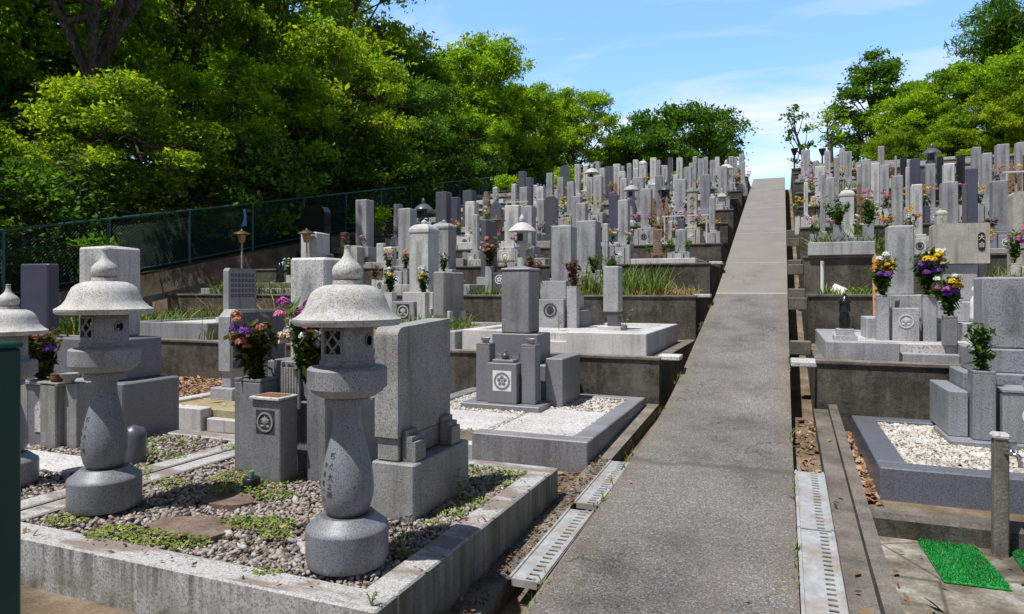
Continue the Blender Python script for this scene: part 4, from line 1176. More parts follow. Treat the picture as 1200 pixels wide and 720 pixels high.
# wooden memorial stakes
def stake_set(x, y, z, n, h, where, seed, m='wood', dx=.085):
    rg = random.Random(seed)
    for i in range(n):
        hh = h*rg.uniform(.8,1.05); w = .035
        t = empty('wooden_stake', (x+i*dx, y+rg.uniform(-.03,.03), z), '%s of %s wooden stakes %s, counted from the path' % (ORD[i if x > 0 else n-1-i], ['none','one','two','three','four','five','six','seven','eight','nine'][n], where), 'memorial stake', 'wooden memorial stakes', rg.gauss(0,.15))
        t.rotation_euler.x = rg.gauss(0,.03); t.rotation_euler.y = rg.gauss(0,.03)
        b = MB(); pts = [(-w,0),(w,0),(w,hh*.80),(w*.6,hh*.815),(w,hh*.83),(w,hh*.87),(w*.6,hh*.885),(w,hh*.90),(w*.9,hh*.94),(0,hh),(-w*.9,hh*.94),(-w,hh*.90),(-w*.6,hh*.885),(-w,hh*.87),(-w,hh*.83),(-w*.6,hh*.815),(-w,hh*.80)]
        b.prism(pts, 'y', -.006, .006); b.build('board', M[m], t)
        e = MB()
        for q in range(7):
            zz = hh*(.12+.09*q); a = w*rg.uniform(.3,.6)
            e.box(-a, a, -.008, -.0062, zz, zz+.018); e.box(-.006, .006, -.0085, -.0065, zz-.012, zz+.03)
        e.build('brush_lettering', M['ink'], t)
stake_set(-3.0, 16.3, 2.68, 6, 1.25, 'beside the pink flowers', 3)
stake_set(-4.75, 20.2, 3.85, 3, 1.2, 'high on the forest side', 4)
stake_set(1.05, 9.15, .95, 4, 1.15, 'behind the yellow and white bouquets', 5, 'wood_orange', .075)
stake_set(3.95, 15.3, 2.85, 3, 1.2, 'among the violet tap-side stones', 6)
stake_set(1.15, 13.3, 2.2, 3, 1.3, 'under the leafy tap-side bushes', 8)
stake_set(-10.4, 7.0, .2, 5, .75, 'by the dark stone near the fence', 7)

# ------------------------------------------------------------------ plot with the two lanterns
kerb_frame(-3.76, -1.38, 2.10, 4.25, .2, .425, .15, M['kerb_old'], 'stained granite kerb round the gravel plot with two big lanterns', fill=M['ground'], fill_drop=.03)
kerb_frame(-6.3, -3.80, 2.10, 4.25, .2, .425, .15, M['kerb_old'], 'granite kerb of the neighbouring plot, behind the green post', fill=M['ground'], fill_drop=.03)
pebbles('pebble_gravel', [(-3.60,-1.54,2.26,4.10,.405)], 13500, .0118, M['pebble'], 1, holes=[(-2.94,-2.50,2.36,2.66),(-3.06,-2.74,2.80,3.04)])
pebbles('pebble_gravel', [(-6.1,-3.96,2.26,4.10,.405)], 6500, .0130, M['pebble'], 2)
rg = random.Random(3)
for (x, y, w, d, lab) in ((-2.72, 2.51, .46, .30, 'brown flat stepping stone between the lanterns, the larger one by the front kerb'), (-2.90, 2.92, .34, .22, 'brown flat stepping stone before the crested altar, the smaller one')):
    mb = MB(); n = 11
    pts = [(w/2*math.cos(2*math.pi*i/n)*rg.uniform(.9,1.12), d/2*math.sin(2*math.pi*i/n)*rg.uniform(.9,1.12)) for i in range(n)]
    mb.prism(pts, 'z', -.05, .022); o = mb.build('stepping_stone', M['flag'], None, (x, y, .405)); tag(o, lab, 'stepping stone', 'brown stepping stones in the gravel')
lantern(-1.74, 2.43, .435, .965, 'speckled grey stone lantern near the path, with carved writing lit on its body')
lantern(-3.40, 2.56, .435, .985, 'speckled grey stone lantern farther from the path, in front of the tall square gravestone')
lantern(-4.37, 2.66, .425, .86, 'smaller stone lantern half cut off behind the green post', writing=False)

# main gravestone of the lantern plot
t = empty('gravestone', (-3.0, 3.85, .40), 'pale square gravestone with leaf-crested altar, behind the near lantern', 'gravestone', 'large gravestones of the near plots')
b = MB(); b.box(-.42, .40, -.28, .32, -.02, .46, .008); b.build('base', M['altar'], t)
b = MB(); b.box(-.28, .28, -.19, .24, .462, .72, .008); b.build('pedestal', M['altar'], t)
b = MB(); b.box(-.15, .15, -.12, .18, .722, 1.42, .016); b.build('shaft', SM['pale'], t)
b = MB(); b.box(-.05, .17, -.58, -.42, -.02, .525, .006); a = b.build('altar_box', M['altar'], t)
b = MB(); b.box(-.055, .175, -.60, -.42, .526, .545, .004); b.build('altar_top', M['tile'], a)
b = MB(); b.box(-.03, .15, -.575, -.45, .546, .548, 0); b.build('incense_tray', M['rust'], a)
crest(a, .055, -.58, .39, .062, 'leaf', M['slab'], M['engrave'])
for nm, x0, x1 in (('l', -.33, -.11), ('r', .25, .40)):
    v = MB(); vase_mesh(v, x0, x1, -.44, -.285, -.02, .625, .008); v.build('flower_vase', M['altar'], t)
b = MB()
for q in range(7): b.tube([(.0+.022*q, -.36, .44), (.0+.022*q, -.36, .70)], .012, 8)
b.build('incense_stand', M['slab'], t)
for i, (dx, dy, k, h, lb, sd) in enumerate(((-.22,-.37,('salmon','purple','dull','salmon'),.41,'salmon and purple bouquet in the square vase beside the leaf-crested altar',1), (.13,-.30,('magenta','pink','white','cream'),.48,'tall pink, white and magenta bouquet behind the leaf-crested altar',2), (.30,-.36,('pink','dull','white'),.42,'dark leafy pink bouquet against the near lantern',3))):
    bouquet(-3.0+dx, 3.85+dy, .40+.62, h, k, lb, 100+sd, True, .8, 620)
t = empty('water_pot', (-2.95, 3.16, .41), 'small black pot with a green stopper on the gravel', 'pot')
MB().lathe([[(0,0),(.046,0),(.052,.02),(.050,.066),(.044,.07)],[(.044,.07),(0,.07)]], 20).build('pot', M['black_plastic'], t)
MB().lathe([[(.016,.071),(.016,.108)],[(.016,.108),(0,.109)]], 14).build('stopper', M['teal'], t)

# record slab on its pedestal, back to the path
t = empty('record_slab', (-1.87, 3.32, .41), 'thick speckled upright slab on a square pedestal, next to the near lantern', 'stone slab')
b = MB(); b.box(-.13, .125, -.32, .33, -.02, .295, .008); b.build('pedestal', M['slab'], t)
b = MB(); b.box(-.11, .02, -.295, .29, .297, .42, .006); b.build('foot', M['slab'], t)
b = MB()
out = [(-.31,.421),(.27,.421),(.27,1.0),(.262,1.0)] 
pr = [(-.31,.421),(.28,.421),(.28,1.02)]+[(-.31+.05-.05*math.sin(a), .995-.05+.05*math.cos(a)) for a in [math.pi/2*i/6 for i in range(7)]]
b.prism(pr, 'x', -.115, .025); b.build('slab', M['slab'], t)
for ya in (-.27, .14):
    b = MB(); b.prism([(.028,.297),(.105,.297),(.105,.40),(.085,.40),(.085,.425),(.055,.425),(.055,.455),(.028,.455)], 'y', ya, ya+.11); b.build('bracket', M['slab'], t)

# neighbouring plot: tall square gravestone, plaque box
t = empty('gravestone', (-5.34, 4.02, .40), 'tall square gravestone with a broad base, behind the farther lantern', 'gravestone', 'large gravestones of the near plots')
b = MB(); b.box(-.5, .52, -.24, .30, -.02, .46, .01); b.build('base', M['monument'], t)
b = MB(); b.box(-.34, .36, -.21, .26, .462, .80, .01); b.build('pedestal', M['monument'], t)
b = MB(); peak_box(b, -.16, .16, -.12, .22, .802, 1.58, .02, .016); b.build('shaft', SM['pale'], t)
b = MB(); b.box(.12, .30, -.62, -.30, -.02, .50, .008); b.build('side_block', M['slab'], t)
t = empty('plaque_box', (-5.22, 3.52, .40), 'stone altar box with a blurred metal plaque, under the purple flowers', 'altar')
b = MB(); b.box(-.27, -.17, -.10, .16, 0, .50, .006); b.build('side_stone', M['slab'], t)
b = MB(); b.box(.17, .32, -.06, .16, 0, .50, .006); b.build('side_stone', M['slab'], t)
b = MB(); b.box(-.168, .168, -.10, .16, 0, .475, .008); b.build('body', M['monument'], t)
b = MB(); b.box(-.20, .20, -.12, .16, .477, .505, .006); b.build('top_slab', M['slab'], t)
b = MB(); b.prism(round_top(.15, .12, .36, .07), 'y', -.108, -.101); b.build('plaque', M['tile'], t)
bouquet(-5.36, 3.52, .91, .42, ('purple','magenta','salmon','dull','red','purple','magenta'), 'purple and pink bouquet on top of the plaque box', 111, True, 1.0, 620)
t = empty('incense_pot', (-5.10, 3.45, .905), 'small rust-brown incense pot on the plaque box', 'pot')
MB().lathe([[(0,0),(.035,0),(.048,.03),(.04,.05),(.044,.06)],[(.044,.06),(.034,.055),(0,.045)]], 18).build('pot', M['rust'], t)
t = empty('offering_bowl', (-4.97, 3.46, .905), 'grey stone offering bowl at the corner of the plaque box', 'bowl')
MB().lathe([[(0,0),(.03,0),(.03,.015),(.065,.05),(.068,.07)],[(.068,.07),(.055,.06),(0,.03)]], 20).build('bowl', M['slab'], t)
mb = MB(); mb.box(-.48, .48, -.16, .16, -.02, .03, .01); tag(mb.build('paving_slab', M['tile'], None, (-4.75, 3.12, .40)), 'flat grey paving slab before the plaque box', 'paving slab')
t = empty('stone_post', (-4.15, 3.34, .40), 'short dark rounded stone post behind the farther lantern', 'stone post')
MB().lathe([[(.075,0),(.08,.20),(.06,.25),(0,.27)]], 18).build('post', M['dark'], t)

# ------------------------------------------------------------------ second row: white gravel plot
kerb_frame(-3.45, -1.38, 4.98, 7.30, .2, .44, .16, M['altar'], 'speckled grey granite kerb round the white gravel plot with the five-petal crest', gap=(-2.75, -2.36), fill=M['terrace'], fill_drop=.03, step_m=M['pale'])
pebbles('white_gravel', [(-3.28,-1.55,5.15,7.12,.413)], 9500, .0125, M['pebble_white'], 3, holes=[(-3.26,-2.31,5.17,5.93),(-2.27,-1.56,5.17,6.34)])
mb = MB(); mb.box(-3.26, -2.31, 5.17, 5.93, .38, .428, .008); tag(mb.build('paving_slab', M['tile']), 'pale paving slab leading to the five-petal crest', 'paving slab')
mb = MB(); mb.box(-2.27, -1.56, 5.17, 6.34, .38, .424, .008); tag(mb.build('paving_slab', M['tile']), 'broad pale paving slab at the path end of the white gravel', 'paving slab')
t = empty('gravestone', (-2.58, 6.55, .43), 'steel-grey square gravestone with a white five-petal crest on the altar', 'gravestone', 'large gravestones of the near plots')
b = MB(); b.box(-.42, .42, -.48, .10, -.03, .045, .006); b.build('plinth', M['monument'], t)
b = MB(); b.box(-.38, .34, -.05, .50, -.02, .40, .008); b.build('base', M['monument'], t)
b = MB(); b.box(-.29, .23, .02, .42, .402, .71, .008); b.build('pedestal', M['monument'], t)
b = MB(); b.box(-.20, .12, .06, .37, .712, 1.375, .012); b.build('shaft', SM['altar'], t)
b = MB(); peak_box(b, -.21, .13, .05, .38, 1.376, 1.43, .03, .012); b.build('shaft_cap', M['altar'], t)
b = MB(); b.box(-.16, .155, -.40, -.20, .047, .445, .006); a = b.build('altar_box', M['monument'], t)
crest(a, .0, -.40, .27, .085, 'plum', M['monument'], M['white_stone'])
b = MB(); b.box(-.12, .11, -.37, -.22, .447, .475, .004); b.prism([(-.13,.477),(.12,.477),(.12,.53),(.09,.515),(.0,.488),(-.09,.515),(-.13,.53)], 'y', -.25, -.22); b.build('altar_top', M['monument'], a)
MB().lathe([[(0,.476),(.025,.476),(.042,.50),(.035,.525),(.02,.535)],[(.02,.535),(.012,.545),(.015,.555),(0,.565)]], 16, -.005, -.30).build('incense_pot', M['dark'], a)
for x0 in (-.31, .18):
    v = MB(); vase_mesh(v, x0, x0+.15, -.34, -.19, .047, .63); o = v.build('flower_vase', M['monument'], t)
    MB().lathe([[(.03,.63),(.035,.65),(.052,.685)],[(.052,.685),(.04,.67),(0,.645)]], 16, x0+.075, -.265).build('metal_cup', M['steel'], o)
b = MB(); b.box(.36, .54, -.12, .50, -.02, .48, .006); b.build('side_stone', M['monument'], t)
# plot further from the path: stele, kerb, leaves
kerb_frame(-6.15, -3.75, 5.05, 7.30, .2, .42, .14, M['pale'], 'pale granite kerb with a low step, left by the yellow sand', gap=(-5.35, -4.85), fill=M['sand'], fill_drop=.03)
kerb_frame(-8.9, -6.30, 5.05, 7.35, .2, .33, .12, M['concrete_light'], 'low concrete kerb round the plot carpeted with fallen leaves', fill=M['ground'], fill_drop=.02)
leaves_on('fallen_leaves', scatter([(-8.75,-6.3,5.2,7.3,.325)], 5000, 5), .03, M['litter'], 6)
leaves_on('fallen_leaves', scatter([(-6.0,-3.8,5.15,7.2,.40)], 60, 7), .04, M['litter'], 8)
t = empty('record_slab', (-5.72, 5.75, .40), 'grey record slab with dark engraved side, standing by the yellow sand', 'stone slab')
b = MB(); b.box(-.16, .16, -.08, .95, -.02, .12, .006); b.build('base', M['grey'], t)
b = MB(); b.box(-.07, .06, 0, .86, .122, .30, .006); b.build('foot', M['grey'], t)
b = MB(); b.prism([(-.03,.302),(.88,.302),(.88,.965),(.06,.985),(-.03,.90)], 'x', -.085, .075); s = b.build('slab', M['grey'], t)
b = MB(); b.box(.0755, .078, .02, .85, .33, .94, 0); s = b.build('polished_face', M['violet'], s)
b = MB()
for q in range(8): b.box(.0782, .0800, .1+.09*q, .13+.09*q, .45, .90, 0)
b.build('lettering', M['dark'], t)
mb = MB(); mb.box(-.30, .30, -.09, .09, 0, 1.78, .02)
t = empty('gravestone', (-10.05, 6.55, .2), 'dark violet slab in the shade near the fence, beside short stakes', 'gravestone', 'large gravestones of the near plots')
mb.build('slab', M['violet'], t); b = MB(); b.box(-.42, .42, -.2, .2, -.03, .22, .01); b.build('base', M['dark'], t); 
for o in t.children:
    if o.name.startswith('slab'): o.location.z = .0

# first terrace, forest side
kerb_frame(-3.85, -1.47, 7.85, 10.35, .82, 1.09, .17, M['pale'], 'grey granite kerb beside the path on the first forest-side terrace', gap=(-2.95, -2.45), fill=M['tile'], fill_drop=.03)
kerb_frame(-6.9, -3.95, 7.85, 10.35, .82, 1.06, .15, M['grey'], 'grey granite kerb in the middle of the first forest-side terrace', gap=(-5.6, -5.1), fill=M['terrace'], fill_drop=.03)
kerb_frame(-10.1, -8.3, 7.95, 10.2, .82, 1.08, .14, M['bluegrey'], 'blue-grey kerb near the fence on the first forest-side terrace', fill=M['tile'], fill_drop=.03)
t = empty('record_slab', (-2.16, 8.95, 1.06), 'thin pale stele standing alone at the corner kerb by the path', 'stone slab')
b = MB(); b.box(-.16, .16, -.1, .32, -.02, .05, .006); b.build('base', M['pale'], t)
b = MB(); b.box(-.05, .10, 0, .2, .052, .24, .005); b.build('foot', M['dark'], t)
b = MB(); b.box(-.10, .11, -.02, .24, .242, .86, .012); b.build('slab', M['grey'], t)
t = empty('record_slab', (-8.92, 8.95, 1.05), 'blue engraved record slab with rows of names, in front of the dry grass', 'stone slab')
b = MB(); b.box(-.13, .16, -.1, .78, -.02, .08, .006); b.build('base', M['pale'], t)
b = MB(); b.prism([(0,.082),(.66,.082),(.66,.90),(.62,.93),(.04,.93),(0,.88)], 'x', -.06, .06); b.build('slab', M['bluegrey'], t)
b = MB()
for r_ in range(5):
    for q in range(7): b.box(.0602, .0615, .06+.082*q, .115+.082*q, .42+.09*r_, .48+.09*r_, 0)
b.build('lettering', M['violet'], t)
gravestone(-3.08, 9.75, 1.07, .31, 1.52, 'pillar', 'grey', 'tall grey pillar gravestone between two dried bouquets on the first forest-side terrace', 0, seed=3)
t = empty('altar', (-3.08, 9.30, 1.07), 'two-tier grey altar with an open round crest, below the dried bouquets', 'altar')
b = MB(); b.box(-.20, .20, -.18, .06, -.02, .40, .006); a = b.build('altar_box', M['grey'], t); crest(a, 0, -.18, .24, .10, 'ring', M['engrave'])
b = MB(); b.box(-.20, .20, -.06, .12, .402, .66, .006); b.build('pedestal', M['grey'], t)
for sg in (-1, 1):
    v = MB(); vase_mesh(v, sg*.30-.075, sg*.30+.075, -.12, .03, -.02, .58); v.build('flower_vase', M['grey'], t)
    bouquet(-3.08+sg*.30, 9.25, 1.64, .46, ('dry',), 'dried brown bouquet on the %s side of the two-tier altar' % ('path' if sg > 0 else 'fence'), 120+sg, True, .55, 300)
gravestone(-5.56, 9.9, 1.04, .36, 1.75, 'domed', 'pale', 'big pale gravestone with domed cap and knob on the first forest-side terrace', 0, seed=5)
t = empty('altar', (-5.56, 9.42, 1.04), 'grey altar with a round leaf crest between green and white bouquets', 'altar')
b = MB(); b.box(-.20, .20, -.20, .02, -.02, .38, .006); a = b.build('altar_box', M['grey'], t); crest(a, 0, -.20, .22, .10, 'leaf', M['pale'], M['engrave'])
for sg in (-1, 1):
    v = MB(); vase_mesh(v, sg*.30-.075, sg*.30+.075, -.16, -.01, -.02, .52); v.build('flower_vase', M['pale'], t)
    bouquet(-5.56+sg*.30, 9.33, 1.55, .42, ('white','green','yellow'), 'green bouquet tipped white, %s vase of the domed gravestone' % ('inner' if sg > 0 else 'outer'), 130+sg, True, .5, 300)
t = empty('record_slab', (-4.86, 9.1, 1.04), 'speckled record slab on small feet beside the domed gravestone', 'stone slab')
b = MB(); b.box(-.18, .20, -.05, .75, -.02, .06, .006); b.build('base', M['pale'], t)
for yy in (.05, .5):
    b = MB(); b.box(-.02, .16, yy, yy+.12, .062, .24, .006); b.build('bracket', M['pale'], t)
b = MB(); b.box(-.10, .10, .0, .68, .15, .84, .02); b.build('slab', M['slab'], t)
# second terrace: ball-bodied lantern, dark altar and its vase
far_lantern(-4.46, 11.6, 1.57, 1.44, 'pale', 'pale stone lantern with white ball before it on the second forest-side terrace')
MBx = MB(); MBx.ball((0,0,.10), .10, (1,1,1), 20, 14); MBx.lathe([[(.07,-.03),(.07,.02),(0,.02)]], 16); tag(MBx.build('stone_ball', M['white_stone'], None, (-4.44, 11.30, 1.72)), 'smooth white stone ball in front of the pale lantern', 'ornament')
t = empty('altar', (-4.75, 11.3, 1.57), 'dark altar box with a white crest beside the white stone ball', 'altar')
b = MB(); b.box(-.13, .13, -.1, .1, -.02, .34, .006); a = b.build('altar_box', M['dark'], t); crest(a, 0, -.1, .22, .085, 'plum', M['white_stone'])
v = MB(); vase_mesh(v, -.29, -.16, -.08, .05, -.02, .46); v.build('flower_vase', M['grey'], t)
bouquet(-4.975, 11.28, 2.03, .50, ('dull','salmon'), 'tall wilting brown-green bouquet beside the dark altar box', 170, True, .55, 320)
# small things on the forest side
def small_lamp(x, y, z, h, lab):
    t = empty('garden_lamp', (x, y, z), lab, 'lamp', 'small bronze lamps on poles')
    b = MB(); b.tube([(0,0,-.1),(0,0,h-.30)], .018, 8); b.build('pole', M['steel'], t)
    MB().lathe([[(.06,h-.30),(.10,h-.13)],[(.10,h-.13),(0,h-.13)]], 6, 0, 0, 0, False).build('lamp_shade', M['amber'], t)
    MB().lathe([[(0,h-.125),(.19,h-.12)],[(.19,h-.12),(.16,h-.09),(.06,h-.05),(.02,h-.03),(.015,h),(0,h)]], 14).build('hood', M['bronze'], t)
small_lamp(-11.1, 11.6, 1.5, 1.45, 'bronze-hooded lamp on a pole nearest the leaf-carpeted plot')
small_lamp(-9.3, 11.55, 1.5, 1.40, 'bronze-hooded lamp on a pole beside the pale square stone')
small_lamp(-5.4, 12.6, 1.5, 1.62, 'bronze-hooded lamp on a dark pole amid yellow bouquets')
def mini_pagoda(x, y, z, h, lab, m='black'):
    t = empty('stone_ornament', (x, y, z), lab, 'stone ornament')
    s = h/.45; mm = M[m]
    b = MB(); b.box(-.10*s, .10*s, -.10*s, .10*s, -.02, .06*s, .004); b.box(-.075*s, .075*s, -.075*s, .075*s, .061*s, .12*s, .004); b.build('base', M['grey'] if m == 'black' else mm, t)
    MB().lathe([[(.05*s,.121*s),(.06*s,.20*s),(.045*s,.27*s),(.055*s,.285*s)],[(.055*s,.285*s),(.05*s,.36*s)],[(.05*s,.36*s),(.065*s,.365*s),(.06*s,.385*s),(.03*s,.42*s),(.015*s,.45*s),(0,.452*s)]], 16).build('body', mm, t)
mini_pagoda(-10.3, 11.9, 1.5, .72, 'thin black stone ornament between the two hooded lamps')
mini_pagoda(.56, 7.32, 1.10, .46, 'small black stone lantern ornament on the corner kerb of the tap side')
MBb = MB(); MBb.box(-.5, .5, -.2, .2, 0, .28, .01); tag(MBb.build('stone_block', M['concrete_light'], None, (-9.9, 11.4, 1.47)), 'long pale stone block between the hooded lamps', 'stone block')
grass('tall_grass', scatter([(-3.35,-1.9,10.95,12.5,1.48)], 1700, 11), .34, M['grass'], 12, .25, .011)
grass('dry_grass', scatter([(-3.4,-1.4,10.95,12.8,1.48)], 3000, 13), .12, M['drygrass'], 14, .5, .007)
grass('green_grass', scatter([(-11.6,-9.9,7.6,10.2,.83)], 2600, 15), .26, M['grass'], 16, .4, .012)
grass('dry_grass', scatter([(-10.9,-8.4,10.2,10.65,.85)], 900, 17), .36, M['drygrass'], 18, .7, .011)
grass('dry_grass', scatter([(-11.4,-9.0,10.9,11.2,1.48)], 500, 19), .22, M['grass'], 20, .6, .011)
grass('green_grass', scatter([(-6.9,-4.0,10.9,12.8,1.48),(-6.8,-4.1,7.6,7.8,.83),(-6.6,-4.2,8.1,9.1,1.03)], 2600, 21), .14, M['grass'], 22, .45, .009)
grass('green_grass', scatter([(-7.5,-3.6,13.1,15.2,2.07)], 1300, 23), .17, M['grass'], 24, .4, .011)
grass('green_grass', scatter([(-8.2,-7.0,7.6,10.4,.83),(-4.0,-3.86,7.9,10.3,.83)], 700, 25), .2, M['grass'], 26, .4, .01)

# ------------------------------------------------------------------ tap side, near
kerb_frame(.56, 2.95, 4.74, 6.62, .295, .50, .17, M['kerb_blue'], 'polished blue-grey kerb round the white gravel on the tap side', fill=M['terrace'], fill_drop=.04)
pebbles('white_gravel', [(.74,2.75,4.92,6.44,.468)], 12500, .0122, M['pebble_white'], 4)
t = empty('gravestone', (1.62, 6.15, .47), 'broad blue-grey gravestone at the picture edge, by the white gravel of the tap side', 'gravestone', 'large gravestones of the near plots')
b = MB(); b.box(-.50, .7, -.46, .14, -.02, .045, .006); b.build('plinth', M['bluegrey'], t)
b = MB(); b.box(-.34, .5, -.08, .40, .047, .50, .008); b.build('base', M['bluegrey'], t)
b = MB(); b.box(-.27, .4, -.02, .36, .502, .68, .008); b.build('pedestal', M['bluegrey'], t)
b = MB(); b.box(-.19, .22, .03, .32, .682, 1.23, .014); b.build('shaft', SM['bluegrey'], t)
b = MB(); b.box(-.17, .24, -.40, -.12, .047, .40, .006); a = b.build('altar_box', M['bluegrey'], t); crest(a, .02, -.40, .24, .075, 'cross', M['white_stone'])
b = MB(); b.box(-.175, .245, -.41, -.12, .402, .425, .004); b.build('altar_top', M['bluegrey'], a)
v = MB(); vase_mesh(v, -.345, -.205, -.39, -.22, .047, .545); v.build('flower_vase', M['bluegrey'], t)
b = MB(); b.box(-.48, -.355, -.3, .40, .047, .38, .006); b.build('side_stone', M['bluegrey'], t)
bouquet(1.345, 5.85, 1.0, .36, ('green',), 'upright yellow-green leafy sprigs in the vase by the white gravel', 140, True, .5, 420)
for i, (dx, r_, h_) in enumerate(((.02,.035,.075),(.10,.022,.05),(.16,.022,.05))):
    mb = MB(); mb.lathe([[(0,0),(r_*.8,0),(r_,h_)],[(r_,h_),(r_*.85,h_-.01),(0,h_*.6)]], 16)
    tag(mb.build('metal_cup', M['chrome'], None, (1.62+dx, 5.90, .897)), ['larger bright metal cup on the cross-crested altar','small metal cup next to the larger cup','small metal cup at the outer end of the altar'][i], 'cup', 'metal cups on the altar')
# standing tap
t = empty('water_tap', (1.08, 4.33, .18), 'grey square standpipe with a chrome tap beside the green mats', 'water tap')
b = MB(); b.box(-.034, .034, -.034, .034, -.05, .62, .006); b.build('standpipe', M['concrete_light'], t)
b = MB(); b.box(-.042, .042, -.042, .042, .621, .655, .012); b.build('cap', M['tile'], t)
b = MB(); b.tube([(.0,-.036,.56),(.0,-.085,.56),(.01,-.105,.552),(.015,-.112,.52),(.015,-.112,.495)], [.014,.012,.012,.011,.011], 10); b.ball((0,-.07,.565), .02)
b.tube([(0,-.07,.58),(0,-.07,.605)], .007, 8); b.tube([(-.03,-.07,.607),(.03,-.07,.607)], .007, 8); tp = b.build('tap', M['chrome'], t); tp.rotation_euler.z = R(28)
# turf mats
def turf_mat(x, y, z, w, d, lab, seed, rz):
    t = empty('turf_mat', (x, y, z), lab, 'mat', 'green artificial turf mats', rz)
    b = MB(); b.box(-w/2, w/2, -d/2, d/2, 0, .012, .003); b.build('backing', M['mat'], t)
    rg = np.random.default_rng(seed); n = 9000
    P_ = np.stack([rg.uniform(-w/2,w/2,n), rg.uniform(-d/2,d/2,n), np.full(n,.011)],1)
    h = .0095*rg.lognormal(0,.25,n); yaw = rg.uniform(0,6.28,n)
    sd = np.stack([np.cos(yaw),np.sin(yaw),0*yaw],1)*.0019
    tip = P_.copy(); tip[:,:2] += rg.normal(0,.006,(n,2)); tip[:,2] += h
    Vv = np.stack([P_-sd,P_+sd,tip+sd*.5,tip-sd*.5],1).reshape(-1,3)
    o = link(bpy.data.objects.new('pile', np_mesh('pile', Vv, np.arange(4*n).reshape(n,4), M['mat'])), t); o['kind'] = 'stuff'
turf_mat(.85, 4.09, .183, .275, .56, 'square green turf mat in front of the tap, whole in view', 31, R(2))
turf_mat(1.30, 4.22, .183, .34, .32, 'green turf mat beyond the tap, cut by the picture edge', 32, R(-3))
leaves_on('fallen_leaves', scatter([(.72,.98,3.85,4.34,.205)], 9, 55), .012, M['litter_dark'], 56)
leaves_on('fallen_leaves', scatter([(.58,2.9,4.76,6.6,.505),(-3.4,-1.4,5.0,7.2,.432)], 70, 57), .012, M['litter_dark'], 58)
leaves_on('fallen_leaves', scatter([(.08,.25,5.05,6.8,lambda x,y: dr(y)-.12)], 330, 41), .035, M['litter'], 42)
leaves_on('fallen_leaves', scatter([(.47,.56,4.6,6.8,.30)], 240, 43), .03, M['litter'], 44)
leaves_on('fallen_leaves', scatter([(.47,1.6,2.2,4.3,.183),(.27,.38,2.4,6.8,lambda x,y: dr(y)+.002)], 90, 45), .022, M['litter_dark'], 46)
leaves_on('fallen_leaves', scatter([(-1.375,-1.252,2.4,5.2,lambda x,y: dz(y)-.008)], 650, 47), .013, M['litter_dark'], 48, .25)
leaves_on('fallen_leaves', scatter([(-1.9,-1.39,4.28,4.95,.205),(-1.39,-1.25,5.6,7.3,.26)], 260, 49), .024, M['litter_dark'], 50)
leaves_on('fallen_leaves', scatter([(-1.02,.05,2.3,11,lambda x,y: float(np.interp(y,[p[0] for p in prof],[p[1] for p in prof]))+.004)], 22, 51), .016, M['litter'], 52)
leaves_on('fallen_leaves', scatter([(-1.5,-1.36,2.3,4.2,.428),(-3.6,-1.6,2.12,2.24,.428)], 70, 53), .012, M['litter_dark'], 54)
pf = lambda x, y: float(np.interp(y, [q[0] for q in prof], [q[1] for q in prof]))
ptsg = np.concatenate([scatter([(-1.06,-1.02,y_,y_+.5,pf)], 26, 900+i_) for i_, y_ in enumerate((2.6,3.9,4.6,5.9,7.0,9.2,10.6,13.2))]+[scatter([(.045,.075,y_,y_+.5,pf)], 20, 950+i_) for i_, y_ in enumerate((2.3,3.3,4.4,5.4,7.7))])
grass('edge_grass', ptsg, .03, M['weed'], 91, .6, .004)
weeds('low_weeds', [(-2.45+rg_[0], 2.33+rg_[1], .425, rg_[2], int(rg_[3]*4)) for rg_ in [(-.55,-.02,.11,90),(-.35,.0,.10,80),(-.15,.02,.10,70),(.05,.36,.11,80),(-.1,.32,.09,60),(.2,.25,.07,40),(-.95,.02,.09,60),(-.7,.95,.15,120),(-.45,1.0,.13,90),(-.55,.75,.14,100),(-.25,.75,.10,70),(-1.0,.7,.10,50),(.0,1.15,.1,50),(.45,-.1,.05,25),(.60,.16,.05,30)]], M['weed'], 61, .0085)
weeds('low_weeds', [(-1.62,3.0,.42,.06,120),(-1.6,3.4,.42,.10,210),(-1.68,3.75,.42,.14,330),(-1.8,3.98,.42,.16,390),(-1.62,4.02,.42,.1,210),(-1.56,2.62,.42,.05,120),(-1.66,3.2,.42,.09,180)], M['weed'], 62, .008)
weeds('low_weeds', [(-3.75,3.0,.43,.1,120),(-3.95,3.1,.43,.14,240),(-4.1,3.5,.43,.16,240),(-3.75,3.9,.43,.12,180),(-4.4,3.8,.43,.2,270)], M['weed'], 63, .009)
def weed_plant(x, y, z, h, lab, seed):
    t = empty('weed_plant', (x, y, z), lab, 'plant')
    rg = np.random.default_rng(seed); st = MB(); Q = []
    for i in range(4):
        a = rg.uniform(0,6.28); tip = np.array([.35*h*math.cos(a), .35*h*math.sin(a), h*rg.uniform(.7,1)])
        st.tube([(0,0,0), tuple(tip*np.array([.4,.4,.6])), tuple(tip)], [.003,.002,.0015], 5)
        for f in (.5,.75,1.0):
            c = tip*f
            for s_ in (0, 2.1, 4.2):
                yw = a+s_+rg.uniform(-.4,.4); u = np.array([math.cos(yw),math.sin(yw),.25]); w = np.array([-math.sin(yw),math.cos(yw),0]); L = .17*h
                Q.append([c, c+u*L*.5+w*L*.32, c+u*L, c+u*L*.5-w*L*.32])
    st.build('stem', M['weed'], t)
    Vv = np.array(Q).reshape(-1,3)
    link(bpy.data.objects.new('foliage', np_mesh('foliage', Vv, np.arange(len(Vv)).reshape(-1,4), M['weed'])), t)
weed_plant(-1.60, 2.66, .41, .16, 'bright green weed at the foot of the near lantern', 71)
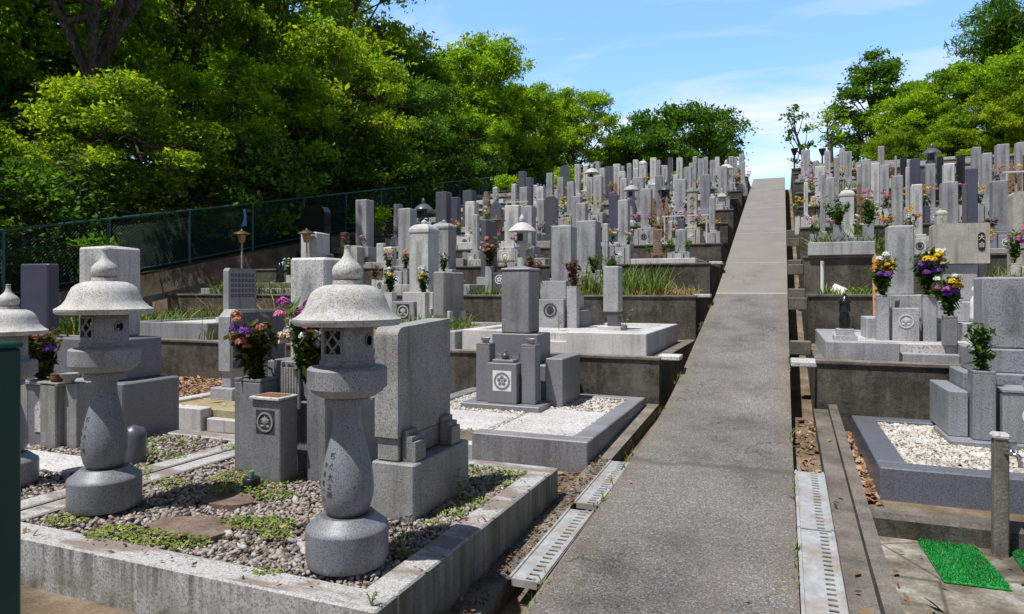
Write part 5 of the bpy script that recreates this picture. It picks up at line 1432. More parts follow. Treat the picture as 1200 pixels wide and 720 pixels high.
weed_plant(-1.69, 3.42, .41, .17, 'bright green weed below the slab pedestal, on the path side', 72)
weed_plant(-1.42, 2.13, .425, .06, 'tiny weed on the corner of the front kerb', 73)
weed_plant(-1.95, 8.85, 1.07, .30, 'fresh green weed beside the lone thin stele', 74)
weed_plant(-2.75, 8.5, 1.07, .24, 'yellow-green weed in front of the two-tier altar', 75)
weed_plant(-4.4, 9.2, 1.04, .2, 'low bright weed in front of the speckled record slab', 76)

# tap side, first terrace
kerb_frame(.38, 2.35, 7.08, 9.35, .90, 1.11, .16, M['grey'], 'grey granite kerb with a step, holding the black lantern ornament', gap=(1.0, 1.48), fill=M['tile'], fill_drop=.02)
t = empty('gravestone', (1.15, 8.15, 1.09), 'grey pillar gravestone with a round crest, flanked by bright yellow bouquets', 'gravestone', 'large gravestones of the near plots')
b = MB(); b.box(-.34, .34, -.20, .34, -.02, .22, .008); b.build('base', M['grey'], t)
b = MB(); b.box(-.20, .20, -.12, .26, .222, .46, .008); b.build('pedestal', M['grey'], t)
b = MB(); peak_box(b, -.12, .12, -.06, .19, .462, 1.20, .014, .01); b.build('shaft', SM['grey'], t)
b = MB(); b.box(-.13, .10, -.48, -.26, -.02, .33, .006); a = b.build('altar_box', M['grey'], t); crest(a, -.015, -.48, .20, .07, 'leaf', M['pale'])
for x0 in (-.27, .14):
    v = MB(); vase_mesh(v, x0, x0+.115, -.44, -.32, -.02, .46); v.build('flower_vase', M['grey'], t)
bouquet(.94, 7.77, 1.54, .40, ('white','yellow','yellow','orange','purple'), 'white, yellow, orange and purple bouquet nearer the path', 150, True, .62, 520)
bouquet(1.345, 7.77, 1.54, .47, ('white','yellow','yellow','purple','purple'), 'tall white, yellow and purple bouquet between the pillar and the wide slab', 151, True, .62, 560)
bouquet(1.42, 7.25, 1.36, .38, ('white','yellow','yellow','magenta','purple'), 'low white and yellow bouquet with magenta, before the wide slab', 152, True, .68, 560)
b = MB(); vase_mesh(b, -.055, .055, -.055, .055, 0, .27); tag(b.build('flower_vase', M['altar'], None, (1.42, 7.25, 1.09)), 'fluted dark stone vase holding the low bouquet, before the wide slab', 'vase')
t = empty('gravestone', (1.76, 8.55, 1.05), 'wide pale slab with a dark oval name plate, behind the tap-side bouquets', 'gravestone', 'large gravestones of the near plots')
b = MB(); b.box(-.34, .34, -.62, .26, -.02, .22, .008); b.build('base', M['grey'], t)
b = MB(); b.box(-.26, .30, -.40, .2, .222, .43, .008); b.build('pedestal', M['grey'], t)
b = MB(); b.box(-.16, .16, -.06, .12, .432, .83, .008); b.build('neck', M['grey'], t)
b = MB(); b.prism(round_top(.52, .832, 1.26, .03), 'y', -.10, .10); s = b.build('slab', M['cream'], t)
b = MB(); b.prism([(.185+.032*math.cos(a), (1.12 if math.sin(a) > 0 else 1.0)+.04*math.sin(a)) for a in [2*math.pi*i/20 for i in range(20)]], 'y', -.106, -.101); b.build('name_plate', M['black'], s)
def flat_text(ch, x, y, z, size, m, parent, rot=R(90)):
    cu = bpy.data.curves.new('characters', 'FONT'); cu.body = ch; cu.size = size; cu.align_x = 'CENTER'; cu.extrude = .0015
    to = bpy.data.objects.new('characters', cu); col.objects.link(to); dg = bpy.context.evaluated_depsgraph_get(); dg.update()
    me = bpy.data.meshes.new_from_object(to.evaluated_get(dg)); bpy.data.objects.remove(to); bpy.data.curves.remove(cu)
    me.materials.clear(); me.materials.append(m)
    o = bpy.data.objects.new('carved_lettering', me); o.location = (x, y, z); o.rotation_euler = (rot, 0, 0); return link(o, parent)
flat_text('大', .185, -.109, 1.085, .06, M['white_stone'], s); flat_text('合', .185, -.109, 1.005, .06, M['white_stone'], s)
b = MB(); b.box(-.075, .075, -.06, .06, 0, .62, .008); tag(b.build('record_slab', M['lilac'], None, (1.90, 7.62, 1.09)), 'lilac-grey upright block in front of the wide slab', 'stone slab')
t = empty('statue', (1.735, 7.75, 1.30), 'small white robed stone figure standing beside the lilac block', 'statue')
MB().lathe([[(.0,0),(.055,0),(.05,.04),(.045,.12),(.05,.18),(.03,.235),(.02,.25),(.034,.28),(.036,.31),(.02,.34),(0,.345)]], 16).build('figure', M['white_stone'], t)
# second and third terrace on the tap side
t = empty('standpipe', (.48, 9.75, 1.52), 'thin white standpipe before the concrete kerb of the tap side', 'standpipe')
b = MB(); b.tube([(0,0,-.02),(0,0,.46)], .022, 10); b.build('pipe', M['white_paint'], t)
b = MB(); b.tube([(0,0,.44),(0,-.04,.45),(0,-.05,.42)], .012, 8); b.build('tap', M['steel'], t)
mb = MB(); mb.box(-.085, .085, -.012, .012, -.06, .06, .004)
o = mb.build('loose_tile', M['white_stone'], None, (.68, 9.85, 1.60)); o.rotation_euler = (R(-28), R(24), R(-18)); tag(o, 'white square tile lying tilted in the grass beside the thin standpipe', 'tile')
grass('green_grass', scatter([(.45,1.2,9.65,10.3,1.52)], 500, 81), .09, M['grass'], 82, .5, .007)
grass('green_grass', scatter([(.5,1.5,11.6,13.9,2.09)], 2200, 83), .30, M['grass'], 84, .45, .010)
grass('green_grass', scatter([(1.9,2.8,9.7,11.2,1.5),(.6,1.8,14.2,16,2.76),(.6,2.4,18.6,20,4.0),(2.3,3.4,9.7,11.2,1.5)], 2400, 85), .24, M['grass'], 86, .4, .01)
mb = MB(); mb.box(.36, 1.28, 11.34, 11.52, 2.13, 2.33, .008); tag(mb.build('plot_kerb', M['grey']), 'long grey kerb block below the three stone flower boxes', 'plot kerb')
t = empty('altar', (1.02, 11.85, 2.10), 'blue-grey altar of three blocks with two leafy green bushes', 'altar')
b = MB(); b.box(-.13, .13, -.12, .12, 0, .32, .006); b.build('altar_box', M['bluegrey'], t)
for sg in (-1, 1):
    v = MB(); vase_mesh(v, sg*.21-.075, sg*.21+.075, -.12, .04, 0, .52); v.build('flower_vase', M['bluegrey'], t)
    bouquet(1.02+sg*.21, 11.81, 2.60, .44, ('green',), 'leafy green bush in the %s of the three stone flower boxes' % ('outer' if sg > 0 else 'inner'), 160+sg, True, .95, 420)
# white frames of thin posts
def post_frame(x, y, z, w, h, lab):
    t = empty('post_frame', (x, y, z), lab, 'frame', 'white stone post frames')
    for sg in (-1, 1):
        b = MB(); b.box(sg*w/2-.018, sg*w/2+.018, -.018, .018, 0, h, .004); b.build('post', M['pale'], t)
    b = MB(); b.box(-w/2-.06, w/2+.06, -.02, .02, h+.001, h+.032, .004); b.build('crossbar', M['pale'], t)
post_frame(-2.1, 16.0, 2.68, .95, .62, 'white post frame before the carved arched gravestone')
post_frame(4.1, 14.6, 2.85, .72, .85, 'white post frame round the pale engraved stone on the tap side')
post_frame(-7.1, 18.0, 3.3, .60, .8, 'white post frame on the dark stones near the fence')
def path_lamp(x, y, z, h, lab):
    t = empty('lamp_post', (x, y, z), lab, 'lamp post', 'black lamp posts on the crest')
    b = MB(); b.tube([(0,0,-.1),(0,0,h-.28)], .035, 8); b.build('pole', M['black_plastic'], t)
    MB().lathe([[(.06,h-.28),(.14,h-.05)],[(.14,h-.05),(.15,h),(0,h+.02)]], 10).build('lantern_head', M['black_plastic'], t)
path_lamp(.45, 31.0, 6.1, 1.5, 'black lamp post on the crest, closest to the path')
path_lamp(1.55, 31.5, 6.1, 1.5, 'black lamp post on the crest, behind the pink bouquet')

# green metal post at the picture edge
t = empty('metal_post', (-1.755, 1.02, .15), 'dark green square metal post in front of the lantern plot', 'post')
b = MB(); b.box(-.05, .05, -.05, .05, -.2, 1.31, .006); b.build('post', M['green_paint'], t)
b = MB(); b.box(-.053, .053, -.053, .053, 1.311, 1.325, .004); b.build('cap', M['green_paint'], t)

# ------------------------------------------------------------------ fence on its low wall
FX = -12.45
mb = MB()
ys_ = [-2+2*i for i in range(21)]
mb.prism([(y, fence_foot(y)-1.7) for y in ys_] + [(y, fence_foot(y)) for y in reversed(ys_)], 'x', FX-.08, FX+.08)
tag(mb.build('fence_wall', M['fence_wall']), 'dark stained concrete wall below the green mesh fence, climbing the slope', 'wall')
t = empty('mesh_fence', (FX, 7.5, fence_foot(7.5)), 'green chain-link fence along the forest edge', 'fence')
H = 1.16; n_ = 20
def fz(y): return fence_foot(y)-fence_foot(7.5)
for i in range(n_+1):
    y = -2.3+1.96*i
    b = MB(); b.tube([(0, y-7.5, fz(y)-.02), (0, y-7.5, fz(y)+H+.03)], .03, 8); b.build('post', M['rail_green'], t)
b = MB(); b.tube([(0, -2.3-7.5, fz(-2.3)+H), (0, 37-7.5, fz(37)+H)], .026, 8); b.build('top_rail', M['rail_green'], t)
b = MB(); b.tube([(0, -2.3-7.5, fz(-2.3)+.05), (0, 37-7.5, fz(37)+.05)], .014, 6); b.build('bottom_rail', M['rail_green'], t)
Vs = []; Fs = []; k = 0; yv = 1.5
sp = .078
for dirn in (1, -1):
    for y in np.arange(1.0, 37, sp):
        y1_ = y + dirn*H*.98*1.0
        a = np.array([.012*dirn, y-7.5, fz(y)+.05]); c = np.array([.012*dirn, y1_-7.5, fz(y1_)+H])
        r = .0034
        o1 = np.array([r,0,0]); o2 = np.array([-r*.5, r*.7, r*.7*-dirn]); o3 = np.array([-r*.5, -r*.7, r*.7*dirn])
        Vs += [a+o1,a+o2,a+o3,c+o1,c+o2,c+o3]
        Fs += [(k,k+1,k+4,k+3),(k+1,k+2,k+5,k+4),(k+2,k,k+3,k+5)]; k += 6
link(bpy.data.objects.new('wire_mesh', np_mesh('wire_mesh', np.array(Vs), np.array(Fs), M['fence_green'])), t)
for (y, zz, lab, sd) in ((13.0, 3.30, 'sky-blue cloth strip tied to the fence above the hooded lamp', 1), (17.9, 4.0, 'long sky-blue cloth strip hanging from the fence behind the pale square stone', 2)):
    rg2 = np.random.default_rng(sd); b = MB(); n = 9; vs = []; fs = []
    L = .42 if sd == 1 else .62
    for i in range(n):
        f = i/(n-1)
        for q in (-1, 0, 1): vs.append((.05+.02*math.sin(5*f+q), q*(.02+.075*f)+.03*math.sin(3*f), -L*f+.02*q))
    for i in range(n-1):
        for q in (0,1): fs.append((3*i+q, 3*i+q+1, 3*i+q+4, 3*i+q+3))
    b.add(vs, fs, True); tag(b.build('cloth_strip', M['blue_cloth'], None, (FX+.03, y, zz+.3)), lab, 'cloth', 'blue cloth strips on the fence')

# ------------------------------------------------------------------ trees
def leaf_cloud(rg, centers, radii, n_per, L, flat=.5, aspect=.5, up=.9, droop=0.0):
    """leaf faces gathered in sprays round the given centres"""
    m = len(centers); k = n_per
    c = np.repeat(centers, k, 0); rr = np.repeat(radii, k)[:,None]
    d = rg.normal(size=(m*k,3)); d[:,2] *= flat
    p = c + d*rr*.52
    nrm = rg.normal(0,.62,(m*k,3)); nrm[:,2] += up; nrm /= np.linalg.norm(nrm,axis=1)[:,None]
    t = rg.normal(size=(m*k,3)); t[:,2] -= droop; t -= nrm*(t*nrm).sum(1)[:,None]; t /= np.linalg.norm(t,axis=1)[:,None]+1e-9
    b = np.cross(nrm, t); s = L*rg.lognormal(0,.28,m*k)[:,None]
    return np.stack([p-t*s*.5, p+b*s*aspect*.5-nrm*s*.08, p+t*s*.5, p-b*s*aspect*.5-nrm*s*.08],1)
def blob_centers(rg, blobs, density, inner=.62):
    C = []; Rr = []
    for (cx,cy,cz,rx,ry,rz,cl) in blobs:
        k = max(6, int(density*(rx*ry+rx*rz+ry*rz)*4.19/3*3/ (cl*cl)))
        d = rg.normal(size=(k,3)); d /= np.linalg.norm(d,axis=1)[:,None]; d[:,2] = np.where(d[:,2] < -.55, -d[:,2], d[:,2])
        f = rg.uniform(inner,1.06,k)[:,None]
        C.append(np.array([cx,cy,cz])+d*f*np.array([rx,ry,rz])); Rr.append(cl*rg.uniform(.65,1.25,k))
    return np.concatenate(C), np.concatenate(Rr)

def tree_proto(kind, seed, H, Rc, leaf, n_scale=1.0, trunk_h=.35, lean=0.0, multi=1, leafL=.15, cl=.55, blobs_n=9, per=46, zlow=.38):
    """returns (trunk mesh builder, leaf vertex array); base at the origin"""
    rg = np.random.default_rng(seed); rr = random.Random(seed)
    tr = MB(); blobs = []
    top = np.array([lean*H, 0, H*.80])
    stems = []
    for s in range(multi):
        a = 2*math.pi*s/multi + .5; sp = (Rc*.75 if multi > 1 else 0)
        fork = np.array([lean*H*.3, 0, H*trunk_h*(.55 if multi > 1 else 1)])
        tip = top + np.array([sp*math.cos(a), sp*math.sin(a), rr.uniform(-.05,.05)*H])
        r0 = (H*.018+.04)*(.45 if multi > 2 else 1.0)
        mid = fork*.5+tip*.5+np.array([rr.uniform(-.2,.2),rr.uniform(-.2,.2),0])
        tr.tube([(0,0,-.4),tuple(fork*.5+np.array([.05,0,0])),tuple(fork),tuple(mid),tuple(tip)], [r0*1.25,r0*1.0,r0*.85,r0*.5,r0*.12], 10)
        stems.append((fork, mid, tip))
    for i in range(blobs_n):
        f = (i+.5)/blobs_n; a = 2.4*i + rr.uniform(-.5,.5)
        zz = H*(zlow+(.96-zlow)*f**.9)+rr.uniform(-.04,.04)*H; env = math.sin(math.pi*(.14+.76*f))**.7
        q = Rc*env*(rr.uniform(.15,1.0)**.55); br = Rc*rr.uniform(.24,.42)*(.7+.3*env)
        c = np.array([lean*zz+q*math.cos(a), q*math.sin(a), min(zz, H-br*.4)])
        blobs.append((c[0],c[1],c[2],br,br*rr.uniform(.8,1.2),br*rr.uniform(.42,.78),cl))
        fk, md, tp = stems[i % multi]
        base = fk + (md-fk)*rr.uniform(.2,1.0) if f < .6 else md + (tp-md)*rr.uniform(.0,.6)
        r1 = H*.006+.012
        m2 = base*.45+c*.55+np.array([0,0,-.03*H])
        tr.tube([tuple(base),tuple(m2),tuple(c)], [r1,r1*.6,r1*.2], 6)
        for q2 in range(3):
            e = c+np.array([rr.uniform(-1,1),rr.uniform(-1,1),rr.uniform(-.1,.5)])*br*.9
            tr.tube([tuple(m2*.3+c*.7),tuple((c+e)/2+np.array([0,0,.06])),tuple(e)], [r1*.4,r1*.22,r1*.07], 5)
    C, Rr = blob_centers(rg, blobs, .50*n_scale, .25)
    lv = leaf_cloud(rg, C, Rr, per, leafL, .52, .50, .42)
    return tr, lv
PRO = {}
def make_tree(key, name, loc, label, group, cat='tree', rz=0.0, s=(1,1,1), leafm=None, **kw):
    t = empty(name, loc, label, cat, group, rz); t.scale = s
    if key not in PRO:
        tr, lv = tree_proto(**kw)
        to = tr.build('trunk', M['bark'], t)
        Vv = lv.reshape(-1,3)
        me = np_mesh('crown', Vv, np.arange(len(Vv)).reshape(-1,4), leafm)
        co = link(bpy.data.objects.new('crown', me), t)
        PRO[key] = (to.data, {leafm.name: me})
    else:
        td, cm = PRO[key]
        link(bpy.data.objects.new('trunk', td), t)
        if leafm.name not in cm:
            me = list(cm.values())[0].copy(); me.materials.clear(); me.materials.append(leafm); cm[leafm.name] = me
        link(bpy.data.objects.new('crown', cm[leafm.name]), t)
    return t
FG = 'broadleaf trees of the forest behind the mesh fence'
def hz(x, y): return ground_z(x, y)-.05
PK = {
 'A': dict(kind='b', seed=11, H=14, Rc=4.4, leaf=None, multi=5, trunk_h=.55, leafL=.20, cl=.42, blobs_n=26, per=17, zlow=.52),
 'B': dict(kind='b', seed=12, H=9, Rc=3.4, leaf=None, multi=1, trunk_h=.3, leafL=.18, cl=.40, blobs_n=40, per=26, zlow=.16),
 'C': dict(kind='b', seed=13, H=12, Rc=4.0, leaf=None, multi=2, trunk_h=.45, leafL=.20, cl=.42, blobs_n=32, per=20, zlow=.30),
 'D': dict(kind='b', seed=14, H=8, Rc=3.2, leaf=None, multi=3, trunk_h=.35, leafL=.17, cl=.38, blobs_n=38, per=26, zlow=.16),
}
def ft(key, x, y, H, leaf, label, rz=0.0, w=1.0):
    p = PK[key]; s = H/p['H']
    make_tree(key, 'broadleaf_tree', (x, y, hz(x, y)), label, FG, rz=rz, s=(s*w, s*w, s), leafm=M[leaf], **p)
O, Bt, Dp, Y_ = 'leaf_olive', 'leaf_bright', 'leaf_deep', 'leaf_yellow'
GEN = 'leafy green tree among many like it in the forest behind the mesh fence'
ft('A', -17.3, 12.6, 14.5, Bt, 'big forked tree with several bare pale stems rising out of the forest', .2)
ft('B', -15.0, 7.6, 4.0, O, GEN, .5, 1.15)
ft('D', -14.7, 11.4, 4.3, O, GEN, 1.5, 1.2)
ft('D', -14.8, 15.8, 5.2, Bt, GEN, 2.6, 1.15)
ft('B', -15.0, 19.8, 6.6, O, GEN, 3.9, 1.05)
ft('D', -15.3, 23.6, 6.0, Dp, GEN, 5.0, 1.1)
ft('C', -22.8, 5.0, 11, O, GEN, .9, 1.15)
ft('C', -22.6, 9.5, 10.5, Bt, GEN, 2.2, 1.1)
ft('B', -22.8, 14.5, 10.5, Bt, GEN, 4.0)
ft('C', -20.8, 19.0, 11.5, O, 'tall tree with dark slim forked stems, sky showing between its branches', 5.2)
ft('B', -20.8, 23.5, 10.5, Bt, GEN, 1.1)
ft('C', -21.5, 26.5, 14, O, GEN, 3.0)
ft('B', -28.5, 10.0, 13, O, GEN, 2.0, 1.1)
ft('B', -28.5, 18.5, 12, Bt, GEN, .3, 1.1)
ft('C', -28.0, 27.0, 14, O, GEN, 1.7, 1.1)
ft('B', -15.6, 27.5, 5.4, Dp, GEN, .0, 1.1)
ft('B', -15.2, 32.8, 8.1, Bt, 'tall bright green tree standing out against the sky beside the forest', 1.9, 1.0)
ft('B', -16.6, 34.6, 7.4, Bt, 'second crown merged behind the tall bright green tree', 4.6, 1.1)
ft('D', -14.0, 30.0, 4.2, Bt, GEN, 4.4, 1.0)
ft('B', -19.0, 31.5, 8.5, Dp, GEN, 5.4, 1.0)
ft('D', -14.0, 37.5, 6.3, Bt, 'bright tree half hidden at the shoulder of the tall bright green tree', 3.3, 1.0)
ft('D', -12.8, 43.0, 7.0, Y_, 'yellow-green tree between the tall bright tree and the dark spreading tree', 2.2, 1.0)
ft('D', -17.0, 45.0, 7.2, Dp, GEN, .8, 1.0)
ft('B', -11.0, 49.0, 6.5, Dp, 'dark tree behind the yellow-green one on the crest', 1.2)
# dark spreading tree on the crest
make_tree('N', 'spreading_tree', (-6.9, 48.5, 6.2), 'wide dark spreading tree on the crest, alone against the sky', None, rz=.4, leafm=M['leaf_deep'], kind='s', seed=21, H=7.9, Rc=4.5, leaf=None, multi=3, trunk_h=.3, leafL=.24, cl=.55, blobs_n=34, per=26, zlow=.36)
ft('D', -9.4, 46.0, 5.6, Dp, 'dark low tree at the foot of the wide spreading tree', 4.0)
# shrubs under the fence trees
for i in range(19):
    y = 2.5+2.0*i; x = -13.5-(i % 3)*.35
    s = rnd.uniform(.9, 1.25)
    make_tree('U', 'understory_shrub', (x, y, hz(x, y)), 'dense dark shrub growing close behind the mesh fence', 'shrubs behind the mesh fence', 'shrub', rz=i*1.7, s=(s*1.1, s*1.1, s*rnd.uniform(.8,1.2)), leafm=M['leaf_under' if i % 3 else 'leaf_deep'],
        kind='u', seed=31, H=2.5, Rc=1.5, leaf=None, multi=3, trunk_h=.2, leafL=.13, cl=.34, blobs_n=22, per=26, zlow=.06)
# far wood seen only as one mass behind the trees
rg = np.random.default_rng(77)
C = np.stack([rg.uniform(-42,-31,2600), rg.uniform(-4,42,2600), rg.uniform(0,1,2600)],1); C[:,2] = C[:,2]**.8*8 + np.array([hz(a,b) for a,b in C[:,:2]])
lv = leaf_cloud(rg, C, np.full(len(C), 1.0), 30, .42).reshape(-1,3)
tag(link(bpy.data.objects.new('far_woodland', np_mesh('far_woodland', lv, np.arange(len(lv)).reshape(-1,4), M['leaf_under']))), kind='stuff')

# tap-side trees behind the graves
TG = 'trees behind the tap-side graves'
def rt(key, x, y, H, leaf, label, rz=0.0, w=1.0):
    p = PK[key]; s = H/p['H']; make_tree(key, 'broadleaf_tree', (x, y, ground_z(x, y)-.1), label, TG, rz=rz, s=(s*w, s*w, s), leafm=M[leaf], **p)
make_tree('P', 'evergreen_tree', (4.35, 38.5, 6.0), 'narrow dark evergreen rising at the path end of the tap-side trees', TG, leafm=M['leaf_deep'], kind='e', seed=41, H=7.4, Rc=1.9, leaf=None, multi=1, trunk_h=.2, leafL=.18, cl=.40, blobs_n=52, per=36, zlow=.08)
rt('D', 5.5, 36.0, 4.9, Bt, 'low yellow-green tree in front of the narrow dark evergreen', .6, 1.0)
rt('B', 6.4, 36.5, 5.6, Y_, 'yellow-green rounded tree next to the narrow dark evergreen', 2.3, .9)
rt('D', 8.0, 36.0, 6.1, Bt, 'yellow-green tree with a peaked top amid the tap-side trees', 3.1, .95)
rt('B', 9.9, 34.0, 6.0, Bt, 'big bright green tree at the picture edge above the tap-side graves', 1.0, 1.0)
rt('D', 8.6, 33.5, 4.2, O, 'olive green low tree beneath the big bright tree', 5.0, 1.0)
rt('B', 12.2, 36.0, 7.0, Bt, 'tall bright tree beyond the big bright tree at the picture edge', 4.2, 1.0)
rt('D', 4.7, 34.2, 3.0, O, 'small dark olive tree just above the tap-side gravestones', 2.8, 1.0)
rt('D', 6.6, 33.6, 2.6, O, 'low olive bushy tree behind the violet gravestones', .2, 1.3)
# tall feathery bamboo
t = empty('bamboo_clump', (10.2, 38.5, 6.9), 'tall feathery bamboo clump with drooping olive sprays at the picture edge', 'bamboo')
rg = np.random.default_rng(51); tr = MB(); Cs = []
for i in range(12):
    a = rg.uniform(0,6.28); b0 = np.array([.5*math.cos(a), .5*math.sin(a), 0]); tip = np.array([rg.uniform(-1.7,1.7), rg.uniform(-1.2,1.2), rg.uniform(6.5,9.0)])
    pts = [b0*(1-f)+tip*f*np.array([f,f,1]) for f in np.linspace(0,1,7)]
    tr.tube([tuple(p) for p in pts], [.05,.05,.045,.04,.03,.02,.008], 7)
    for f in np.linspace(.35,1,26):
        p = b0*(1-f)+tip*f*np.array([f,f,1]); Cs.append(p+rg.normal(0,.35,3)*np.array([1,1,.4]))
tr.build('stem', M['leaf_under'], t)
lv = leaf_cloud(rg, np.array(Cs), np.full(len(Cs), .55), 95, .30, .5, .18, .4, 1.0).reshape(-1,3)
link(bpy.data.objects.new('foliage', np_mesh('foliage', lv, np.arange(len(lv)).reshape(-1,4), M['leaf_deep'])), t)
# two thin young trees on the crest
make_tree('Y1', 'young_tree', (1.15, 33.0, 6.1), 'thin leaning young tree on the crest with sparse dark leaves', None, leafm=M['leaf_deep'], kind='y', seed=61, H=3.9, Rc=.62, leaf=None, multi=1, trunk_h=.3, lean=-.2, leafL=.15, cl=.28, blobs_n=11, per=9, zlow=.25, n_scale=.5)
make_tree('Y2', 'young_tree', (1.95, 33.0, 6.1), 'slim straight young tree with a small pale crown on a bare stem', None, leafm=M['leaf_yellow'], kind='y', seed=62, H=3.5, Rc=.6, leaf=None, multi=1, trunk_h=.6, leafL=.13, cl=.25, blobs_n=10, per=9, zlow=.64, n_scale=.6)
# bushes among the far graves
def bush(x, y, z, r, leaf, lab, seed):
    t = empty('round_bush', (x, y, z), lab, 'bush'); rg = np.random.default_rng(seed)
    C, Rr = blob_centers(rg, [(0,0,r*.7,r,r,r*.8,.22)], .9)
    lv = leaf_cloud(rg, C, Rr, 24, .10).reshape(-1,3)
    link(bpy.data.objects.new('foliage', np_mesh('foliage', lv, np.arange(len(lv)).reshape(-1,4), M[leaf])), t)
    b = MB(); b.tube([(0,0,-.1),(0,0,r)], .03, 6); b.build('stem', M['bark'], t)
bush(-8.6, 27.3, 5.9, .60, 'leaf_yellow', 'bright yellow-green round bush at the top of the graves', 1)
bush(-7.6, 28.0, 5.9, .48, 'leaf_orange', 'russet round bush beside the bright yellow-green one', 2)
bush(-4.2, 31.5, 5.95, .75, 'leaf_yellow', 'bright bush under the wide dark spreading tree', 3)
bush(-3.2, 31.8, 5.95, .55, 'leaf_orange', 'russet bush under the wide dark spreading tree', 4)
bush(-10.6, 25.8, 5.6, .5, 'leaf_bright', 'yellow-green bush near the upper end of the mesh fence', 5)
bush(-11.6, 17.5, 3.4, .5, 'leaf_bright', 'bright bush leaning through the mesh fence amid dark stones', 6)
bush(2.9, 31.5, 6.2, .5, 'leaf_yellow', 'small yellow-green bush behind the crest graves of the tap side', 7)

# ------------------------------------------------------------------ sky, sun, camera
w = bpy.data.worlds.new('World'); scene.world = w; w.use_nodes = True
nt = w.node_tree; nt.nodes.clear()
out = nt.nodes.new('ShaderNodeOutputWorld'); bg = nt.nodes.new('ShaderNodeBackground')
sky = nt.nodes.new('ShaderNodeTexSky'); sky.sky_type = 'NISHITA'; sky.sun_disc = False
sky.sun_elevation = R(66); sky.sun_rotation = R(214.8); sky.altitude = 100; sky.air_density = 1.0; sky.dust_density = .6; sky.ozone_density = 1.6
tc = nt.nodes.new('ShaderNodeTexCoord')
# thin high cloud: projected onto a high flat layer so that it streaks towards the horizon
sp_ = nt.nodes.new('ShaderNodeSeparateXYZ'); nt.links.new(tc.outputs['Generated'], sp_.inputs[0])
def mth(op, a, b):
    n = nt.nodes.new('ShaderNodeMath'); n.operation = op
    for i, v in enumerate((a, b)):
        if isinstance(v, (int, float)): n.inputs[i].default_value = v
        else: nt.links.new(v, n.inputs[i])
    return n.outputs[0]
zc = mth('ADD', mth('MAXIMUM', sp_.outputs[2], 0.0), .10)
cv = nt.nodes.new('ShaderNodeCombineXYZ'); nt.links.new(mth('DIVIDE', sp_.outputs[0], zc), cv.inputs[0]); nt.links.new(mth('DIVIDE', sp_.outputs[1], zc), cv.inputs[1])
mp = nt.nodes.new('ShaderNodeMapping'); mp.inputs['Scale'].default_value = (.75, 1.5, 1); mp.inputs['Rotation'].default_value = (0,0,R(-20)); mp.inputs['Location'].default_value = (3.1, .7, 0); nt.links.new(cv.outputs[0], mp.inputs[0])
no = nt.nodes.new('ShaderNodeTexNoise'); no.inputs['Scale'].default_value = 1.15; no.inputs['Detail'].default_value = 9; no.inputs['Roughness'].default_value = .58; no.inputs['Distortion'].default_value = .35; nt.links.new(mp.outputs[0], no.inputs['Vector'])
cr = nt.nodes.new('ShaderNodeValToRGB'); cr.color_ramp.elements[0].position = .52; cr.color_ramp.elements[0].color = (0,0,0,1); cr.color_ramp.elements[1].position = .80; cr.color_ramp.elements[1].color = (.9,.9,.9,1); bnd = nt.nodes.new('ShaderNodeValToRGB'); nt.links.new(sp_.outputs[2], bnd.inputs[0])
for i_, (q_, c_) in enumerate(((.10,.03),(.19,.14),(.25,.12),(.36,0.0))):
    el = bnd.color_ramp.elements[i_] if i_ < 2 else bnd.color_ramp.elements.new(q_)
    el.position = q_; el.color = (c_,c_,c_,1)
nt.links.new(mth('ADD', no.outputs['Fac'], bnd.outputs[0]), cr.inputs[0])
mx = nt.nodes.new('ShaderNodeMix'); mx.data_type = 'RGBA'; nt.links.new(cr.outputs[0], mx.inputs['Factor'])
gm = nt.nodes.new('ShaderNodeMix'); gm.data_type = 'RGBA'; gm.blend_type = 'MULTIPLY'; gm.inputs['Factor'].default_value = 1.0
nt.links.new(sky.outputs[0], gm.inputs['A'])
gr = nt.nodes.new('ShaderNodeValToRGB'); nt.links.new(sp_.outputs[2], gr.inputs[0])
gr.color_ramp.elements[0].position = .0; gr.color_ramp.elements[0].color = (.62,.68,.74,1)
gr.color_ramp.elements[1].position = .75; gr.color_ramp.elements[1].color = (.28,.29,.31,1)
e_ = gr.color_ramp.elements.new(.42); e_.color = (.74,.91,1.15,1)
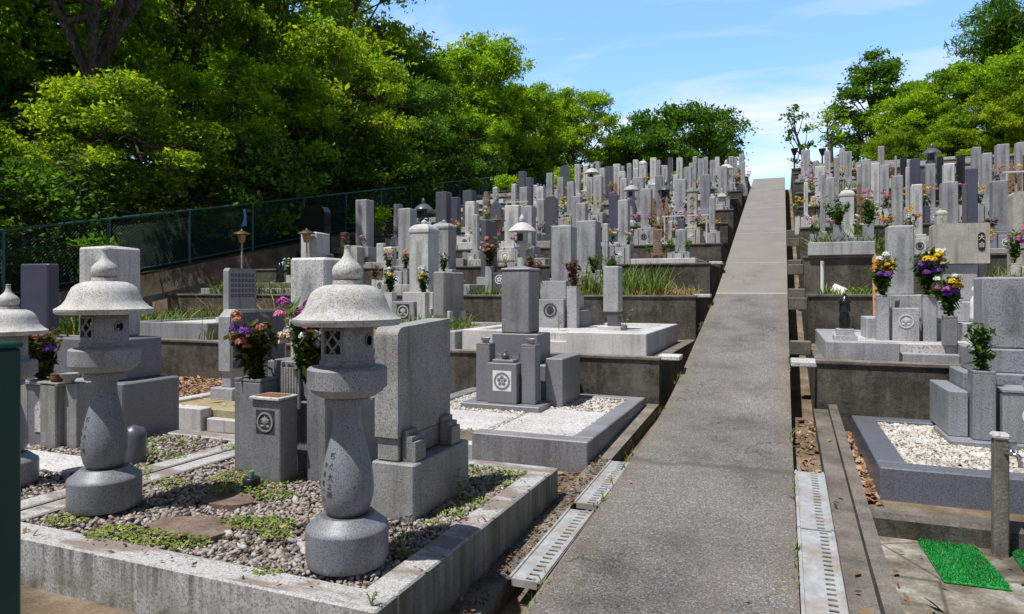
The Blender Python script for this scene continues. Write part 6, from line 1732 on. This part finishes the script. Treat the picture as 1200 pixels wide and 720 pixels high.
g2 = nt.nodes.new('ShaderNodeMix'); g2.data_type = 'RGBA'; g2.blend_type = 'MULTIPLY'; g2.inputs['Factor'].default_value = 1.0; g2.inputs['B'].default_value = (1.65,1.65,1.65,1)
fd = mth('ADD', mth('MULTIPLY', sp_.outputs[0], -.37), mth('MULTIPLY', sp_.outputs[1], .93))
fm = nt.nodes.new('ShaderNodeMapRange'); nt.links.new(fd, fm.inputs[0]); fm.inputs[1].default_value = .1; fm.inputs[2].default_value = .75; fm.inputs[3].default_value = .20; fm.inputs[4].default_value = 1.0  # sky dimmed away from the view direction to weaken fill on side faces
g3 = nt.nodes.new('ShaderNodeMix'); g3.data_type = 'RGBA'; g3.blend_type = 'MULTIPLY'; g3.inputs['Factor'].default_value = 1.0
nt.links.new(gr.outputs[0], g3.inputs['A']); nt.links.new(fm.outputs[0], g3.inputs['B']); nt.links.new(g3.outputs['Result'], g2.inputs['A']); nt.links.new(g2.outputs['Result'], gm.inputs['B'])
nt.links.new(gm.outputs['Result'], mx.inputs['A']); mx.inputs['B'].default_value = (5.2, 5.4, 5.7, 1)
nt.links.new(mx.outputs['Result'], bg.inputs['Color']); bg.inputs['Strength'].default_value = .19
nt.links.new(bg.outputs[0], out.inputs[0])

sd = bpy.data.lights.new('sun', 'SUN'); sd.energy = 5.0; sd.angle = R(.5); sd.color = (1.0, .97, .92)
so = bpy.data.objects.new('sun', sd); link(so)
so.rotation_euler = Vector((.24, .345, -.945)).to_track_quat('-Z', 'Y').to_euler(); so.location = (-3, -4, 20)

cam = bpy.data.cameras.new('camera'); co = bpy.data.objects.new('camera', cam); link(co)
cam.sensor_fit = 'HORIZONTAL'; cam.sensor_width = 36; cam.lens = 36*790/1200; cam.shift_y = -20/1200
cam.clip_start = .05; cam.clip_end = 2000
co.location = (0, 0, 1.6); co.rotation_euler = (R(90), 0, R(21.9))
scene.camera = co
scene.view_settings.view_transform = 'Standard'; scene.view_settings.look = 'None'; scene.view_settings.exposure = 0
scene.cycles.max_bounces = 8; scene.cycles.diffuse_bounces = 5; scene.cycles.transmission_bounces = 6
